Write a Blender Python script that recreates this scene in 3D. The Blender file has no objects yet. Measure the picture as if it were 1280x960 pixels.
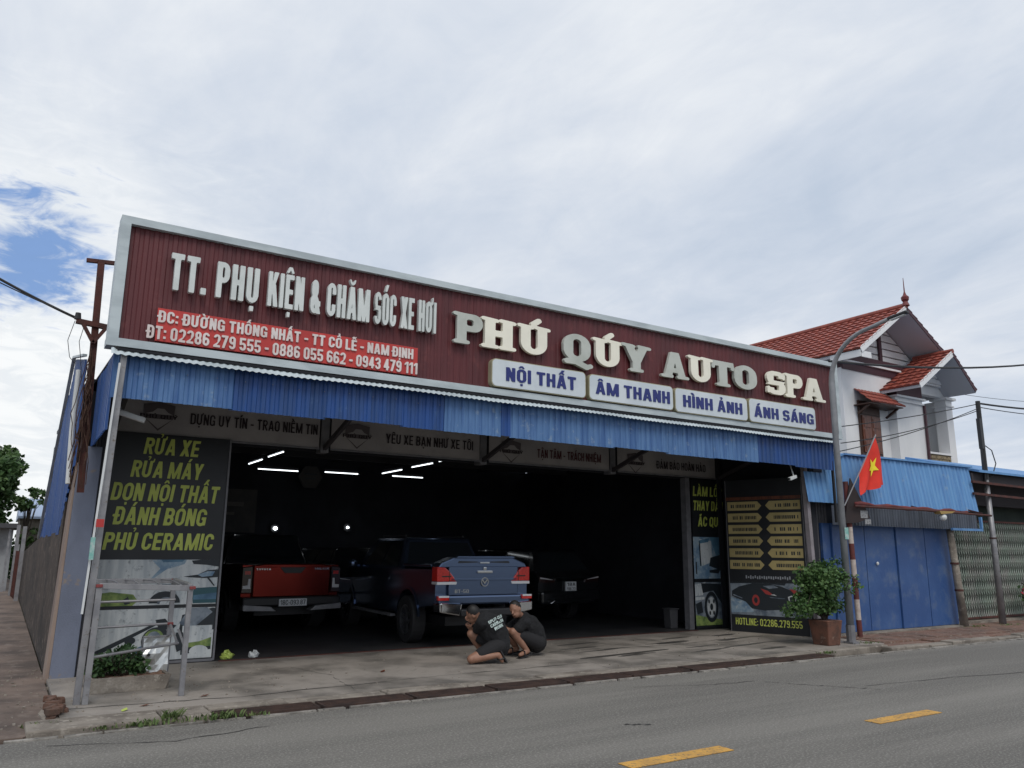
import bpy, bmesh, math, random, unicodedata
import numpy as np
from mathutils import Vector, Matrix
from mathutils.geometry import tessellate_polygon
random.seed(7)
C=bpy.context.scene.collection
# ---------------------------------------------------------------- camera
CAMH=1.55; FPX=985.0
cx_=Vector((1590,-221,-FPX)).normalized(); cz_=Vector((35,4690,-FPX)); cz_=(cz_-cx_*cz_.dot(cx_)).normalized(); cy_=cz_.cross(cx_)
RW=Matrix((cx_,cy_,cz_))            # rows: world axes seen in camera space -> camera to world rotation
cam=bpy.data.cameras.new('camera'); camo=bpy.data.objects.new('camera',cam); C.objects.link(camo)
camo.matrix_world=Matrix.Translation((0,0,CAMH))@RW.to_4x4()
cam.sensor_width=36; cam.lens=FPX/1280*36; cam.clip_end=2000; cam.clip_start=.05
bpy.context.scene.camera=camo
def pdir(u,v): return (RW@Vector((u-640,480-v,-FPX))).normalized()
# ---------------------------------------------------------------- light
S=bpy.context.scene
S.view_settings.view_transform='Standard'; S.view_settings.look='None'; S.view_settings.exposure=0.08; S.view_settings.gamma=1
SUN_EL=math.radians(52); SUN_AZ=math.radians(200)     # compass style angle from +Y, clockwise
world=bpy.data.worlds.new('World'); S.world=world; world.use_nodes=True
nt=world.node_tree; N=nt.nodes; L=nt.links; N.clear()
def nd(t,**k):
    n=N.new(t)
    for a,b in k.items(): setattr(n,a,b)
    return n
out=nd('ShaderNodeOutputWorld'); bg=nd('ShaderNodeBackground'); L.new(bg.outputs[0],out.inputs[0])
sky=nd('ShaderNodeTexSky',sky_type='NISHITA'); sky.sun_disc=False; sky.sun_elevation=SUN_EL; sky.sun_rotation=SUN_AZ
sky.air_density=1.0; sky.dust_density=1.0; sky.ozone_density=2.0
SKYK=0.10
bg.inputs[1].default_value=SKYK
tc=nd('ShaderNodeTexCoord'); sep=nd('ShaderNodeSeparateXYZ'); L.new(tc.outputs['Generated'],sep.inputs[0])
def mth(op,a,b=None,c=None,clamp=False):
    n=nd('ShaderNodeMath',operation=op); n.use_clamp=clamp
    for i,x in enumerate((a,b,c)):
        if x is None: continue
        if isinstance(x,(int,float)): n.inputs[i].default_value=x
        else: L.new(x,n.inputs[i])
    return n.outputs[0]
zz=mth('ADD',mth('MAXIMUM',sep.outputs[2],0.0),.16)
cmb=nd('ShaderNodeCombineXYZ'); L.new(mth('DIVIDE',sep.outputs[0],zz),cmb.inputs[0]); L.new(mth('DIVIDE',sep.outputs[1],zz),cmb.inputs[1])
def noise(vec,scale,detail,rough=.55,dist=0.0,off=(0,0,0),sc=(1,1,1)):
    mp=nd('ShaderNodeMapping'); mp.inputs[1].default_value=off; mp.inputs[3].default_value=sc; L.new(vec,mp.inputs[0])
    n=nd('ShaderNodeTexNoise'); n.inputs['Scale'].default_value=scale; n.inputs['Detail'].default_value=detail; n.inputs['Roughness'].default_value=rough; n.inputs['Distortion'].default_value=dist
    L.new(mp.outputs[0],n.inputs['Vector']); return n.outputs[0]
def ramp(fac,stops):
    r=nd('ShaderNodeValToRGB'); e=r.color_ramp.elements
    while len(e)<len(stops): e.new(.5)
    for i,(p,c) in enumerate(stops): e[i].position=p; e[i].color=(c[0],c[1],c[2],1)
    L.new(fac,r.inputs[0]); return r.outputs[0]
def smooth(x,a,b):
    n=nd('ShaderNodeMapRange',interpolation_type='SMOOTHSTEP'); n.inputs[1].default_value=a; n.inputs[2].default_value=b; L.new(x,n.inputs[0]); return n.outputs[0]
def mixc(f,a,b):
    n=nd('ShaderNodeMix',data_type='RGBA'); L.new(f,n.inputs[0])
    for i,x in ((6,a),(7,b)):
        if isinstance(x,tuple): n.inputs[i].default_value=(*x,1)
        else: L.new(x,n.inputs[i])
    return n.outputs[2]
k=1/SKYK
n1=noise(cmb.outputs[0],.9,7,.55,.5,(3.1,1.7,0))
n2=noise(cmb.outputs[0],2.6,6,.6,.7,(7.3,2.2,0),(1,.6,1))
n6=noise(cmb.outputs[0],7,6,.62,.9,(2.3,8.2,0),(1,.5,1))
n3=mth('ADD',mth('ADD',mth('MULTIPLY',n1,.55),mth('MULTIPLY',n2,.30)),mth('MULTIPLY',n6,.15))
cl=ramp(n3,[(.36,(.50*k,.575*k,.69*k)),(.47,(.60*k,.66*k,.755*k)),(.55,(.69*k,.735*k,.805*k)),(.68,(.85*k,.875*k,.90*k))])
# a break in the cloud low on the left, and the brighter bank of cloud beneath it
def near(u,v):
    d=pdir(u,v); n=nd('ShaderNodeVectorMath',operation='DISTANCE'); L.new(tc.outputs['Generated'],n.inputs[0]); n.inputs[1].default_value=d; return n.outputs['Value']
n4=noise(tc.outputs['Generated'],7,6,.6,.6,(1.3,4.1,2.0),(1,1,2.6))
n5=noise(tc.outputs['Generated'],16,5,.62,1.0,(5.3,0.1,2.0),(1,1,3.2))
wob=mth('ADD',mth('MULTIPLY',mth('SUBTRACT',n4,.5),.17),mth('MULTIPLY',mth('SUBTRACT',n5,.5),.17))
gap=smooth(mth('ADD',mth('MINIMUM',near(35,322),near(-50,330)),wob),.085,.02)
bank=smooth(mth('ADD',near(-20,520),wob),.42,.12)
cl=mixc(bank,cl,(.90*k,.92*k,.93*k))
streak=smooth(n5,.40,.62)
cl=mixc(mth('MULTIPLY',bank,mth('MULTIPLY',streak,.55)),cl,(.70*k,.75*k,.80*k))
bluesky=mixc(mth('MULTIPLY',n5,.30),(.22*k,.36*k,.66*k),sky.outputs[0])
full=mixc(gap,cl,bluesky)
L.new(full,bg.inputs[0])
sd=bpy.data.lights.new('sun','SUN'); sd.energy=1.5; sd.angle=math.radians(28); sd.color=(1,.94,.86)
so=bpy.data.objects.new('sun',sd); C.objects.link(so)
sv=Vector((math.sin(SUN_AZ)*math.cos(SUN_EL),math.cos(SUN_AZ)*math.cos(SUN_EL),math.sin(SUN_EL)))
so.rotation_euler=sv.to_track_quat('Z','Y').to_euler(); so.location=(0,0,30)
# ---------------------------------------------------------------- materials
MC={}
def M(name,c1,c2=None,scale=3.0,rough=.6,metal=0.0,bump=0.0,bscale=60,streak=None,lo=.42,hi=.62,c3=None,s3=20,lo3=.55,hi3=.68,emit=0.0,coat=0.0,rvar=0.0,detail=5):
    if name in MC: return MC[name]
    m=bpy.data.materials.new(name); m.use_nodes=True; t=m.node_tree; nn=t.nodes; b=nn['Principled BSDF']
    b.inputs['Base Color'].default_value=(*c1,1); b.inputs['Roughness'].default_value=rough; b.inputs['Metallic'].default_value=metal
    if coat: b.inputs['Coat Weight'].default_value=coat; b.inputs['Coat Roughness'].default_value=.06
    if emit: b.inputs['Emission Color'].default_value=(*c1,1); b.inputs['Emission Strength'].default_value=emit
    g=nn.new('ShaderNodeNewGeometry')
    def nz(sc,scl=(1,1,1),det=detail,r=.6):
        mp=nn.new('ShaderNodeMapping'); mp.inputs[3].default_value=scl; t.links.new(g.outputs['Position'],mp.inputs[0])
        n=nn.new('ShaderNodeTexNoise'); n.inputs['Scale'].default_value=sc; n.inputs['Detail'].default_value=det; n.inputs['Roughness'].default_value=r
        t.links.new(mp.outputs[0],n.inputs['Vector']); return n.outputs[0]
    def mr(x,a,bb):
        n=nn.new('ShaderNodeMapRange'); n.inputs[1].default_value=a; n.inputs[2].default_value=bb; t.links.new(x,n.inputs[0]); return n.outputs[0]
    col=None
    if c2 is not None:
        f=mr(nz(scale,streak or (1,1,1)),lo,hi); mx=nn.new('ShaderNodeMix'); mx.data_type='RGBA'; t.links.new(f,mx.inputs[0]); mx.inputs[6].default_value=(*c1,1); mx.inputs[7].default_value=(*c2,1); col=mx.outputs[2]
        if rvar:
            q=nn.new('ShaderNodeMapRange'); q.inputs[3].default_value=rough; q.inputs[4].default_value=rough+rvar; t.links.new(f,q.inputs[0]); t.links.new(q.outputs[0],b.inputs['Roughness'])
    if c3 is not None:
        f=mr(nz(s3,(1,1,1),3,.7),lo3,hi3); mx=nn.new('ShaderNodeMix'); mx.data_type='RGBA'; t.links.new(f,mx.inputs[0]); mx.inputs[7].default_value=(*c3,1)
        if col is not None: t.links.new(col,mx.inputs[6])
        else: mx.inputs[6].default_value=(*c1,1)
        col=mx.outputs[2]
    if col is not None:
        t.links.new(col,b.inputs['Base Color'])
    if bump:
        bp=nn.new('ShaderNodeBump'); bp.inputs['Strength'].default_value=bump; bp.inputs['Distance'].default_value=.02; t.links.new(nz(bscale,(1,1,1),6,.65),bp.inputs['Height']); t.links.new(bp.outputs[0],b.inputs['Normal'])
    MC[name]=m; return m
asphalt=M('asphalt',(.140,.133,.120),(.205,.195,.175),1.1,rough=.88,streak=(.10,1.0,1),bump=1.0,bscale=60,c3=(.38,.365,.335),s3=48,lo3=.50,hi3=.74)
concrete=M('forecourt_concrete',(.30,.27,.24),(.15,.137,.122),.9,.72,bump=.35,bscale=60,c3=(.24,.22,.19),s3=7,lo3=.56,hi3=.72,rvar=-.2,lo=.44,hi=.60)
oldconc=M('old_concrete',(.26,.23,.195),(.145,.125,.105),2.3,.9,bump=.6,bscale=45,c3=(.32,.29,.25),s3=12)
alleymat=M('alley_ground',(.17,.125,.10),(.075,.055,.045),1.1,.8,bump=.5,bscale=30,c3=(.22,.18,.15),s3=5,lo3=.55,hi3=.75)
dirt=M('earth',(.09,.075,.05),(.05,.055,.025),.6,.95,bump=.3)
yellow=M('road_paint_yellow',(.60,.33,.07),(.46,.26,.07),5,.75,c3=(.17,.13,.08),s3=38,lo3=.52,hi3=.66)
lip=M('worn_white_edge',(.32,.30,.27),(.15,.14,.125),4,.9,bump=.4,c3=(.1,.095,.09),s3=22)
pave=M('pavement_terracotta',(.20,.115,.085),(.13,.085,.068),2,.9,bump=.5,c3=(.28,.24,.2),s3=14)
maroon=M('maroon_sheet',(.105,.017,.021),(.080,.015,.019),1.2,.55,streak=(3,3,.35),c3=(.15,.035,.036),s3=5,lo3=.58,hi3=.8)
ltframe=M('pale_blue_grey_sheet',(.50,.57,.60),(.38,.44,.47),1.6,.45,streak=(1,1,3))
blueS=M('blue_sheet',(.011,.064,.25),(.014,.055,.18),2.2,.5,streak=(3,3,.35),c3=(.06,.13,.27),s3=5,lo3=.6,hi3=.8)
blueP=M('faded_blue_sheet',(.085,.185,.38),(.045,.12,.30),3,.55,streak=(3,3,.35),c3=(.26,.33,.40),s3=6,lo3=.6,hi3=.8)
blueN=M('neighbour_blue_sheet',(.12,.29,.55),(.085,.22,.47),2.5,.55,streak=(3,3,.35),c3=(.3,.38,.45),s3=4,lo3=.62,hi3=.85)
bluedoor=M('blue_painted_steel',(.022,.070,.215),(.034,.092,.25),1.6,.5,c3=(.09,.13,.22),s3=3.2,lo3=.52,hi3=.8,bump=.5,bscale=2.2)
letW=M('grey_white_acrylic',(.66,.70,.69),(.57,.61,.60),3,.35)
letC=M('cream_acrylic',(.86,.84,.72),(.80,.78,.67),3,.35)
letG=M('weathered_grey_acrylic',(.50,.53,.49),(.42,.45,.41),3,.4)
letE=M('letter_edge_gold',(.35,.33,.22),None,rough=.4)
redb=M('red_acrylic',(.50,.038,.030),(.42,.034,.03),2,.4)
pinkW=M('pinkish_white_letter',(.72,.66,.64),(.62,.54,.52),4,.4)
boardW=M('pale_board',(.62,.68,.72),(.54,.60,.65),2,.35)
navy=M('navy_letter',(.012,.022,.16),None,rough=.4)
pierm=M('grey_blue_plaster',(.175,.20,.27),(.135,.155,.21),1.5,.85,bump=.3,c3=(.25,.20,.16),s3=3.5,lo3=.64,hi3=.72,streak=(1,1,.5))
plaster=M('pinkish_plaster',(.30,.23,.19),(.20,.15,.13),1.8,.9,bump=.3,streak=(1,1,.4))
mossw=M('stained_wall',(.062,.046,.037),(.025,.02,.017),1.2,.95,bump=.5,streak=(.5,.5,.5),c3=(.16,.12,.1),s3=6)
rust=M('rusty_steel',(.085,.024,.018),(.045,.018,.016),7,.8,bump=.3)
galv=M('galvanised_steel',(.27,.27,.28),(.20,.20,.215),6,.45,metal=.35,c3=(.15,.12,.1),s3=18,lo3=.62,hi3=.75)
galvd=M('dull_grey_steel',(.20,.20,.215),(.15,.15,.165),5,.55,metal=.2)
white=M('white_render',(.78,.79,.80),(.70,.71,.73),1.0,.8,streak=(1,1,.4))
soff=M('soffit_grey_white',(.50,.51,.55),None,rough=.8)
plum=M('plum_trim',(.062,.022,.032),None,rough=.6)
tile=M('red_roof_tile',(.31,.075,.050),(.22,.055,.042),5,.55,bump=.2,c3=(.16,.05,.04),s3=11)
wood=M('brown_varnished_wood',(.16,.05,.024),(.085,.026,.014),3,.4,streak=(6,6,.6))
woodD=M('dark_brown_wood',(.05,.02,.012),None,rough=.5)
stone=M('yellow_brown_stone',(.30,.24,.15),(.14,.11,.075),14,.9,bump=.5,bscale=20)
black=M('black_rubber',(.018,.018,.02),None,rough=.75)
blackp=M('black_plastic',(.014,.014,.016),None,rough=.45)
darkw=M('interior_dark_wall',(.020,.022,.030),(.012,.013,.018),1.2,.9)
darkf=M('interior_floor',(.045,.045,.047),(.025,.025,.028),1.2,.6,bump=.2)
darkc=M('near_black_ceiling',(.012,.013,.018),None,rough=.95)  # even near-black colour, chosen to keep the bay dark
boardD=M('black_vinyl_board',(.010,.012,.015),(.016,.018,.022),2,.42)
yg=M('yellow_green_vinyl',(.55,.62,.13),(.47,.54,.10),3,.55)
bannerm=M('grey_white_banner',(.37,.35,.35),(.29,.275,.28),1.3,.8)
bannert=M('banner_ink',(.018,.010,.014),None,rough=.8)
bannerr=M('banner_red_ink',(.07,.014,.018),None,rough=.8)
cable=M('cable_black',(.012,.012,.013),None,rough=.6)
skin=M('skin',(.27,.14,.092),(.23,.115,.075),9,.55)
hair=M('black_hair',(.008,.007,.007),None,rough=.6)
cloth=M('black_cotton',(.006,.0065,.008),(.010,.0105,.013),8,.9,bump=.3,bscale=120)
clothprint=M('pale_shirt_print',(.46,.56,.54),None,rough=.85)
flagr=M('flag_red',(.72,.035,.018),(.60,.028,.016),3,.75)
flagy=M('flag_yellow',(.85,.70,.03),None,rough=.75)
terra=M('terracotta_pot',(.15,.065,.042),(.09,.045,.032),6,.9,bump=.4,c3=(.28,.2,.16),s3=9,lo3=.6,hi3=.75)
soil=M('soil',(.05,.035,.025),(.09,.06,.04),9,.95,bump=.6,bscale=30)
leafA=M('bush_leaf',(.035,.088,.022),(.085,.16,.042),9,.6)
leafB=M('dark_leaf',(.022,.06,.018),(.05,.10,.028),9,.6)
leafC=M('tree_leaf',(.03,.075,.018),(.07,.13,.03),1.5,.65)
grassm=M('verge_grass',(.07,.12,.03),(.11,.14,.05),9,.8)
brickm=M('old_red_brick',(.13,.07,.05),(.085,.055,.042),7,.95,bump=.6)
bark=M('bark',(.05,.038,.028),(.03,.022,.016),6,.9,bump=.5)
glassd=M('tinted_glass',(.012,.015,.018),None,rough=.06,coat=1)
chrome=M('chrome',(.62,.63,.65),None,rough=.12,metal=1)
paintR=M('red_car_paint',(.15,.018,.013),None,rough=.2,metal=.9)
paintB=M('blue_car_paint',(.115,.155,.245),None,rough=.19,metal=.9)
paintK=M('black_paint_and_cab_shade',(.010,.011,.013),None,rough=.2,coat=1)  # black cars' own paint; on the red pickup's cab it replaces shade
lampred=M('tail_lamp_red',(.55,.02,.015),(.40,.012,.01),30,.15,coat=1)
lampclr=M('lamp_clear_lens',(.62,.62,.64),None,rough=.15,coat=1)
lampdk=M('lamp_smoked',(.03,.012,.012),None,rough=.12,coat=1)
platem=M('plate_white',(.62,.64,.66),None,rough=.4)
alu=M('wheel_alloy',(.30,.31,.33),None,rough=.3,metal=.9)
tubeE=M('lit_tube',(.90,.96,1.0),None,emit=2.5)
spotE=M('lit_lamp',(.88,.95,1.0),None,emit=9.0)
poleW=M('pole_white_band',(.50,.44,.40),(.38,.32,.29),9,.7)
poleR=M('pole_dark_red_band',(.13,.028,.024),(.08,.025,.022),9,.7)
goldm=M('gold_label',(.46,.37,.16),(.40,.32,.13),4,.6)
greeng=M('green_gate_steel',(.28,.34,.29),(.33,.33,.31),2,.6)
rubbish=M('lime_plastic',(.45,.55,.12),None,rough=.5)
rubw=M('white_plastic',(.60,.62,.62),None,rough=.5)
pW=M('print_white',(.62,.65,.65),(.46,.50,.52),2,.5,streak=(6,6,.8),c3=(.25,.28,.30),s3=14,lo3=.58,hi3=.72)
pBlue=M('print_blue',(.10,.22,.32),(.05,.12,.2),3,.5)
pGreen=M('print_green',(.26,.34,.10),(.10,.17,.05),9,.6)
pDark=M('print_dark',(.018,.024,.03),None,rough=.5)
pGrey=M('print_grey',(.24,.28,.32),(.09,.12,.16),5,.5)
pRed=M('print_red',(.36,.045,.04),None,rough=.5)
pSky=M('print_pale_blue',(.30,.40,.48),(.12,.22,.34),5,.5,c3=(.45,.5,.52),s3=12)
pTeal=M('print_teal',(.03,.10,.12),None,rough=.5)
floorline=M('worn_yellow_line',(.20,.17,.10),None,rough=.8)
# ---------------------------------------------------------------- lettering: a small block alphabet drawn as signed distances
def _rr(X,Y,x0,y0,x1,y1,r):
    r=max(min(r,(x1-x0)/2,(y1-y0)/2),0.0)
    cx,cy=(x0+x1)/2,(y0+y1)/2
    qx=abs(X-cx)-((x1-x0)/2-r); qy=abs(Y-cy)-((y1-y0)/2-r)
    return np.hypot(np.maximum(qx,0),np.maximum(qy,0))+np.minimum(np.maximum(qx,qy),0)-r
def _poly(X,Y,P):
    d=np.full(X.shape,1e9); s=np.ones(X.shape); n=len(P)
    for i in range(n):
        ax,ay=P[i]; bx,by=P[i-1]; ex,ey=bx-ax,by-ay; wx,wy=X-ax,Y-ay
        t=np.clip((wx*ex+wy*ey)/(ex*ex+ey*ey+1e-12),0,1)
        d=np.minimum(d,(wx-ex*t)**2+(wy-ey*t)**2)
        c1=Y>=ay; c2=Y<by; c3=ex*wy>ey*wx
        s=np.where((c1&c2&c3)|(~c1&~c2&~c3),-s,s)
    return s*np.sqrt(d)
def _seg(X,Y,ax,ay,bx,by,r):
    ex,ey=bx-ax,by-ay; t=np.clip(((X-ax)*ex+(Y-ay)*ey)/(ex*ex+ey*ey+1e-12),0,1)
    return np.hypot(X-ax-ex*t,Y-ay-ey*t)-r
class Gl:
    def __init__(s,X,Y): s.X,s.Y=X,Y; s.d=np.full(X.shape,1e3)
    def add(s,p): s.d=np.minimum(s.d,p)
    def sub(s,p): s.d=np.maximum(s.d,-p)
    def R(s,x0,y0,x1,y1,r=0): s.add(_rr(s.X,s.Y,x0,y0,x1,y1,r))
    def C(s,x0,y0,x1,y1,r=0): s.sub(_rr(s.X,s.Y,x0,y0,x1,y1,r))
    def P(s,*p): s.add(_poly(s.X,s.Y,p))
    def Q(s,*p): s.sub(_poly(s.X,s.Y,p))
    def S(s,*a): s.add(_seg(s.X,s.Y,*a))
WID={'I':None,'M':1.42,'W':1.5,'&':1.15,'.':None,',':None,':':None,'-':.62,'1':.72,'E':.9,'F':.88,'L':.86,'A':1.12,'V':1.08,'Y':1.1,'O':1.04,'Q':1.04,'G':1.04,'T':.98,'X':1.1,'K':1.08}
def adv(ch,w,t):
    k=WID.get(ch,1.0)
    return t if k is None else w*k
def glyph_d(base,marks,W,t,h,serif,X,Y):
    g=Gl(X,Y); w=adv(base,W,t); r=min(.34*1,w*.5) if not serif else w*.5
    ri=max(r-t,.02); b=base
    def ring(x0,y0,x1,y1,rr=None):
        q=r if rr is None else rr; g.R(x0,y0,x1,y1,q); g.C(x0+t,y0+h,x1-t,y1-h,max(q-t,.015))
    if b in 'OQ0':
        ring(0,0,w,1)
        if b=='Q':
            if serif: g.S(w*.12,-.03,w*.45,-.02,.085); g.S(w*.45,-.02,w*.85,-.17,.09); g.S(w*.85,-.17,w*1.0,-.12,.07)
            else: g.P((w*.45,.22),(w*.65,.3),(w*1.08,-.06),(w*.86,-.14))
    elif b in 'CG':
        ring(0,0,w,1)
        g.C(w*.5,.36 if b=='C' else .5,w*1.2,.66)
        if b=='G': g.R(w-t,.05,w,.52); g.R(w*.52,.52-h*.95,w,.52)
    elif b=='D' or b=='Đ':
        ring(0,0,w,1); g.R(0,0,w*.5,1); g.C(t,h,w*.55,1-h)
        if b=='Đ': g.R(-t*.55,.44,w*.52,.57)
    elif b=='H': g.R(0,0,t,1); g.R(w-t,0,w,1); g.R(0,.5-h*.55,w,.5+h*.55)
    elif b=='I': g.R(0,0,t,1)
    elif b=='T': g.R(0,1-h*1.1,w,1); g.R(w/2-t/2,0,w/2+t/2,1)
    elif b=='L': g.R(0,0,t,1); g.R(0,0,w,h*1.1)
    elif b in 'EF':
        g.R(0,0,t,1); g.R(0,1-h,w,1); g.R(0,.5-h*.5,w*.92,.5+h*.5)
        if b=='E': g.R(0,0,w,h)
    elif b in 'PRB':
        g2=Gl(X,Y); lo=.5-h*.5 if b!='P' else .42
        g2.R(0,lo,w,1,min(r,.27)); g2.R(0,lo,w*.5,1); g2.C(t,lo+h,w-t,1-h,.08); 
        if b=='B': g2.R(0,0,w,.5+h*.5,min(r,.27)); g2.R(0,0,w*.5,.5); g2.C(t,h,w-t,.5-h*.5,.08); g2.C(t,.5+h*.5,w-t,1-h,.08)
        g.d=g2.d; g.R(0,0,t,1)
        if b=='R': g.P((w*.3,lo+h),(w*.3+t*.9,lo+h),(w*1.03,0),(w*1.03-t*1.08,0))
    elif b=='U' or b=='Ư':
        ring(0,0,w,1.6); g.C(-1,1,w+1,2)
    elif b=='N': g.R(0,0,t,1); g.R(w-t,0,w,1); g.P((0,1),(t*1.05,1),(w,0),(w-t*1.05,0))
    elif b=='M': g.R(0,0,t,1); g.R(w-t,0,w,1); g.P((0,1),(t*1.15,1),(w/2+t*.42,0),(w/2-t*.42,0)); g.P((w,1),(w-t*1.15,1),(w/2-t*.42,0),(w/2+t*.42,0))
    elif b=='A':
        g.P((0,0),(t*1.02,0),(w/2+t*.32,1),(w/2-t*.6,1)); g.P((w,0),(w-t*1.02,0),(w/2-t*.32,1),(w/2+t*.6,1)); g.R(w*.2,.2,w*.8,.2+h*.95)
    elif b=='V': g.P((0,1),(t*1.02,1),(w/2+t*.32,0),(w/2-t*.6,0)); g.P((w,1),(w-t*1.02,1),(w/2-t*.32,0),(w/2+t*.6,0))
    elif b=='W':
        for xa in (0,w*.5-t*.02): g.P((xa,1),(xa+t*.95,1),(xa+w*.25+t*.3,0),(xa+w*.25-t*.55,0)); g.P((xa+w*.5,1),(xa+w*.5-t*.95,1),(xa+w*.25-t*.3,0),(xa+w*.25+t*.55,0))
    elif b=='Y': g.P((0,1),(t*1.08,1),(w/2+t*.5,.4),(w/2-t*.5,.34)); g.P((w,1),(w-t*1.08,1),(w/2-t*.5,.4),(w/2+t*.5,.34)); g.R(w/2-t/2,0,w/2+t/2,.46)
    elif b=='X': g.P((0,1),(t*1.15,1),(w,0),(w-t*1.15,0)); g.P((w,1),(w-t*1.15,1),(0,0),(t*1.15,0))
    elif b=='K': g.R(0,0,t,1); g.P((t*.9,.28),(w*1.0,1),(w*1.0-t*1.15,1),(t*.9,.58)); g.P((t*1.0,.5),(t*1.9,.66),(w*1.02,0),(w*1.02-t*1.12,0))
    elif b=='Z': g.R(0,1-h,w,1); g.R(0,0,w,h); g.P((0,h*.9),(w-t*1.2,1-h*.9),(w,1-h*.9),(t*1.2,h*.9))
    elif b=='S' or b in '56932':
        a=Gl(X,Y); ro=min(r,.27)
        def rg(y0,y1,cut):
            q=Gl(X,Y); q.R(0,y0,w,y1,ro); q.C(t,y0+h,w-t,y1-h,max(ro-t,.03))
            for c in cut: q.C(*c)
            a.add(q.d)
        m=.5
        if b=='S': rg(m-h/2,1,[(w*.5,m+h/2,w*1.3,1-h-.1)]); rg(0,m+h/2,[(-w*.3,h+.1,w*.5,m-h/2)])
        if b=='3': rg(m-h/2,1,[(-w*.3,m-h,w*.5,1-h-.12),(-.3,0,w*.3,1-h-.12)]); rg(0,m+h/2,[(-w*.3,h+.12,w*.5,1),(-.3,h+.12,w*.3,1)]); a.R(w*.35,m-h/2,w*.8,m+h/2)
        if b=='5': rg(0,.5+h*.75,[(-w*.3,h+.1,w*.35,1)]); a.R(0,1-h,w*.94,1); a.R(0,.42,t*.92,1); 
        if b=='6': rg(m-h/2,1,[(w*.5,m-h,w*1.3,1-h-.08)]); rg(0,m+h*.75,[]); a.R(0,.3,t,.7)
        if b=='9': rg(m-h*.75,1,[]); rg(0,m+h/2,[(-w*.3,h+.08,w*.5,m+h)]); a.R(w-t,.3,w,.7)
        if b=='2': rg(m-h/2,1,[(-w*.3,m-h,w*.5,1-h-.1)]); a.C(-1,-1,w*.6,.6); a.P((0,h*.9),(t*1.35,h*.9),(w*.98,.56),(w*.7,.44)); a.R(0,0,w,h)
        g.d=a.d
    elif b=='8': ring(0,0,w,.5+h/2,.25); q=Gl(X,Y); q.R(w*.04,.5-h/2,w*.96,1,.25); q.C(w*.04+t,.5+h/2,w*.96-t,1-h,.07); g.add(q.d)
    elif b=='1': g.R(w-t,0,w,1); g.P((w-t,1),(w-t,.8),(0,.66),(0,.82))
    elif b=='4': g.R(w*.82-t,0,w*.82,1); g.R(0,.2,w,.2+h); g.P((0,.2+h*.6),(w*.82-t,1),(w*.82,1),(w*.82,.86),(t*.95,.2+h*.9))
    elif b=='7': g.R(0,1-h,w,1); g.P((w-t*1.1,1-h*.5),(w,1-h*.5),(w*.52,0),(w*.52-t*1.05,0))
    elif b=='&':
        g.R(w*.08,.48,w*.74,1,.22); g.C(w*.08+t*.9,.48+h,w*.74-t*.9,1-h,.05)
        g.R(0,0,w*.8,.56,.25); g.C(t,h,w*.8-t,.56-h,.06); g.P((w*.1,.66),(w*.1+t*1.1,.72),(w*1.02,0),(w*1.02-t*1.2,0)); g.R(w*.55,.22,w*.98,.22+h*.0+.16)
    elif b=='.': g.R(0,0,t,t*.95)
    elif b==',': g.R(0,-.14,t*.8,t*.85)
    elif b==':': g.R(0,.08,t,.08+t*.9); g.R(0,.55,t,.55+t*.9)
    elif b=='-': g.R(0,.34,w,.34+h*1.05)
    if serif:
        e=.05
        def foot(x,y): g.S(x-t*.72,y+(-.0 if y>.5 else .03),x+t*.72,y+(-.03 if y>.5 else .03),e)
        for x,y in {'P':[(t/2,0),(t/2-.02,.97)],'H':[(t/2,0),(t/2,.97),(w-t/2,0),(w-t/2,.97)],'U':[(t/2,.97),(w-t/2,.97)],
                    'Y':[(w/2,0),(t*.5,.97),(w-t*.5,.97)],'A':[(t*.4,0),(w-t*.4,0)],'T':[(w/2,0)]}.get(b,[]): foot(x,y)
        if b=='T': g.S(.03,.74,.05,.95,e); g.S(w-.03,.74,w-.05,.95,e)
        if b=='S': g.S(w-.05,.72,w-.03,.92,e*.8); g.S(.05,.28,.03,.08,e*.8)
        g.d=g.d-.012
    cx=w/2; top=1.0; a=.055 if t<.25 else .07
    for m in marks:
        yb=top+.10+(.12 if (m not in('\u0302','\u0323','\u031b') and '\u0302' in marks) else 0)
        if m=='\u0301': (g.S(cx-.02,yb-.02,cx+.14,yb+.12,a*1.3) if serif else g.P((cx-.1,yb-.05),(cx+.06,yb-.05),(cx+.2,yb+.17),(cx+.02,yb+.17)))
        if m=='\u0300': g.P((cx+.1,yb-.05),(cx-.06,yb-.05),(cx-.2,yb+.17),(cx-.02,yb+.17))
        if m=='\u0302': g.P((cx-.2,yb-.05),(cx-.08,yb+.13),(cx+.08,yb+.13),(cx+.2,yb-.05),(cx+.08,yb-.05),(cx,yb+.04),(cx-.08,yb-.05))
        if m=='\u0306':
            q=Gl(X,Y); q.R(cx-.17,yb-.05,cx+.17,yb+.35,.17); q.C(cx-.085,yb+.03,cx+.085,yb+.35,.08); q.C(-1,yb+.12,3,3); g.add(q.d)
        if m=='\u0303': g.S(cx-.17,yb+.0,cx-.06,yb+.07,a*.75); g.S(cx-.06,yb+.07,cx+.06,yb+.01,a*.75); g.S(cx+.06,yb+.01,cx+.17,yb+.08,a*.75)
        if m=='\u0309': g.S(cx-.06,yb+.14,cx+.05,yb+.15,a*.7); g.S(cx+.07,yb+.12,cx+.05,yb+.05,a*.7); g.S(cx+.05,yb+.05,cx,yb-.02,a*.7)
        if m=='\u0323': g.R(cx-.075,-.24,cx+.075,-.09,.02 if not serif else .07)
        if m=='\u031b': g.S(w*.86,.93,w+.04,.96,a*.85); g.S(w+.04,.96,w+.05,1.1,a*.85)
    return g.d,w
_GC={}
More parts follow.
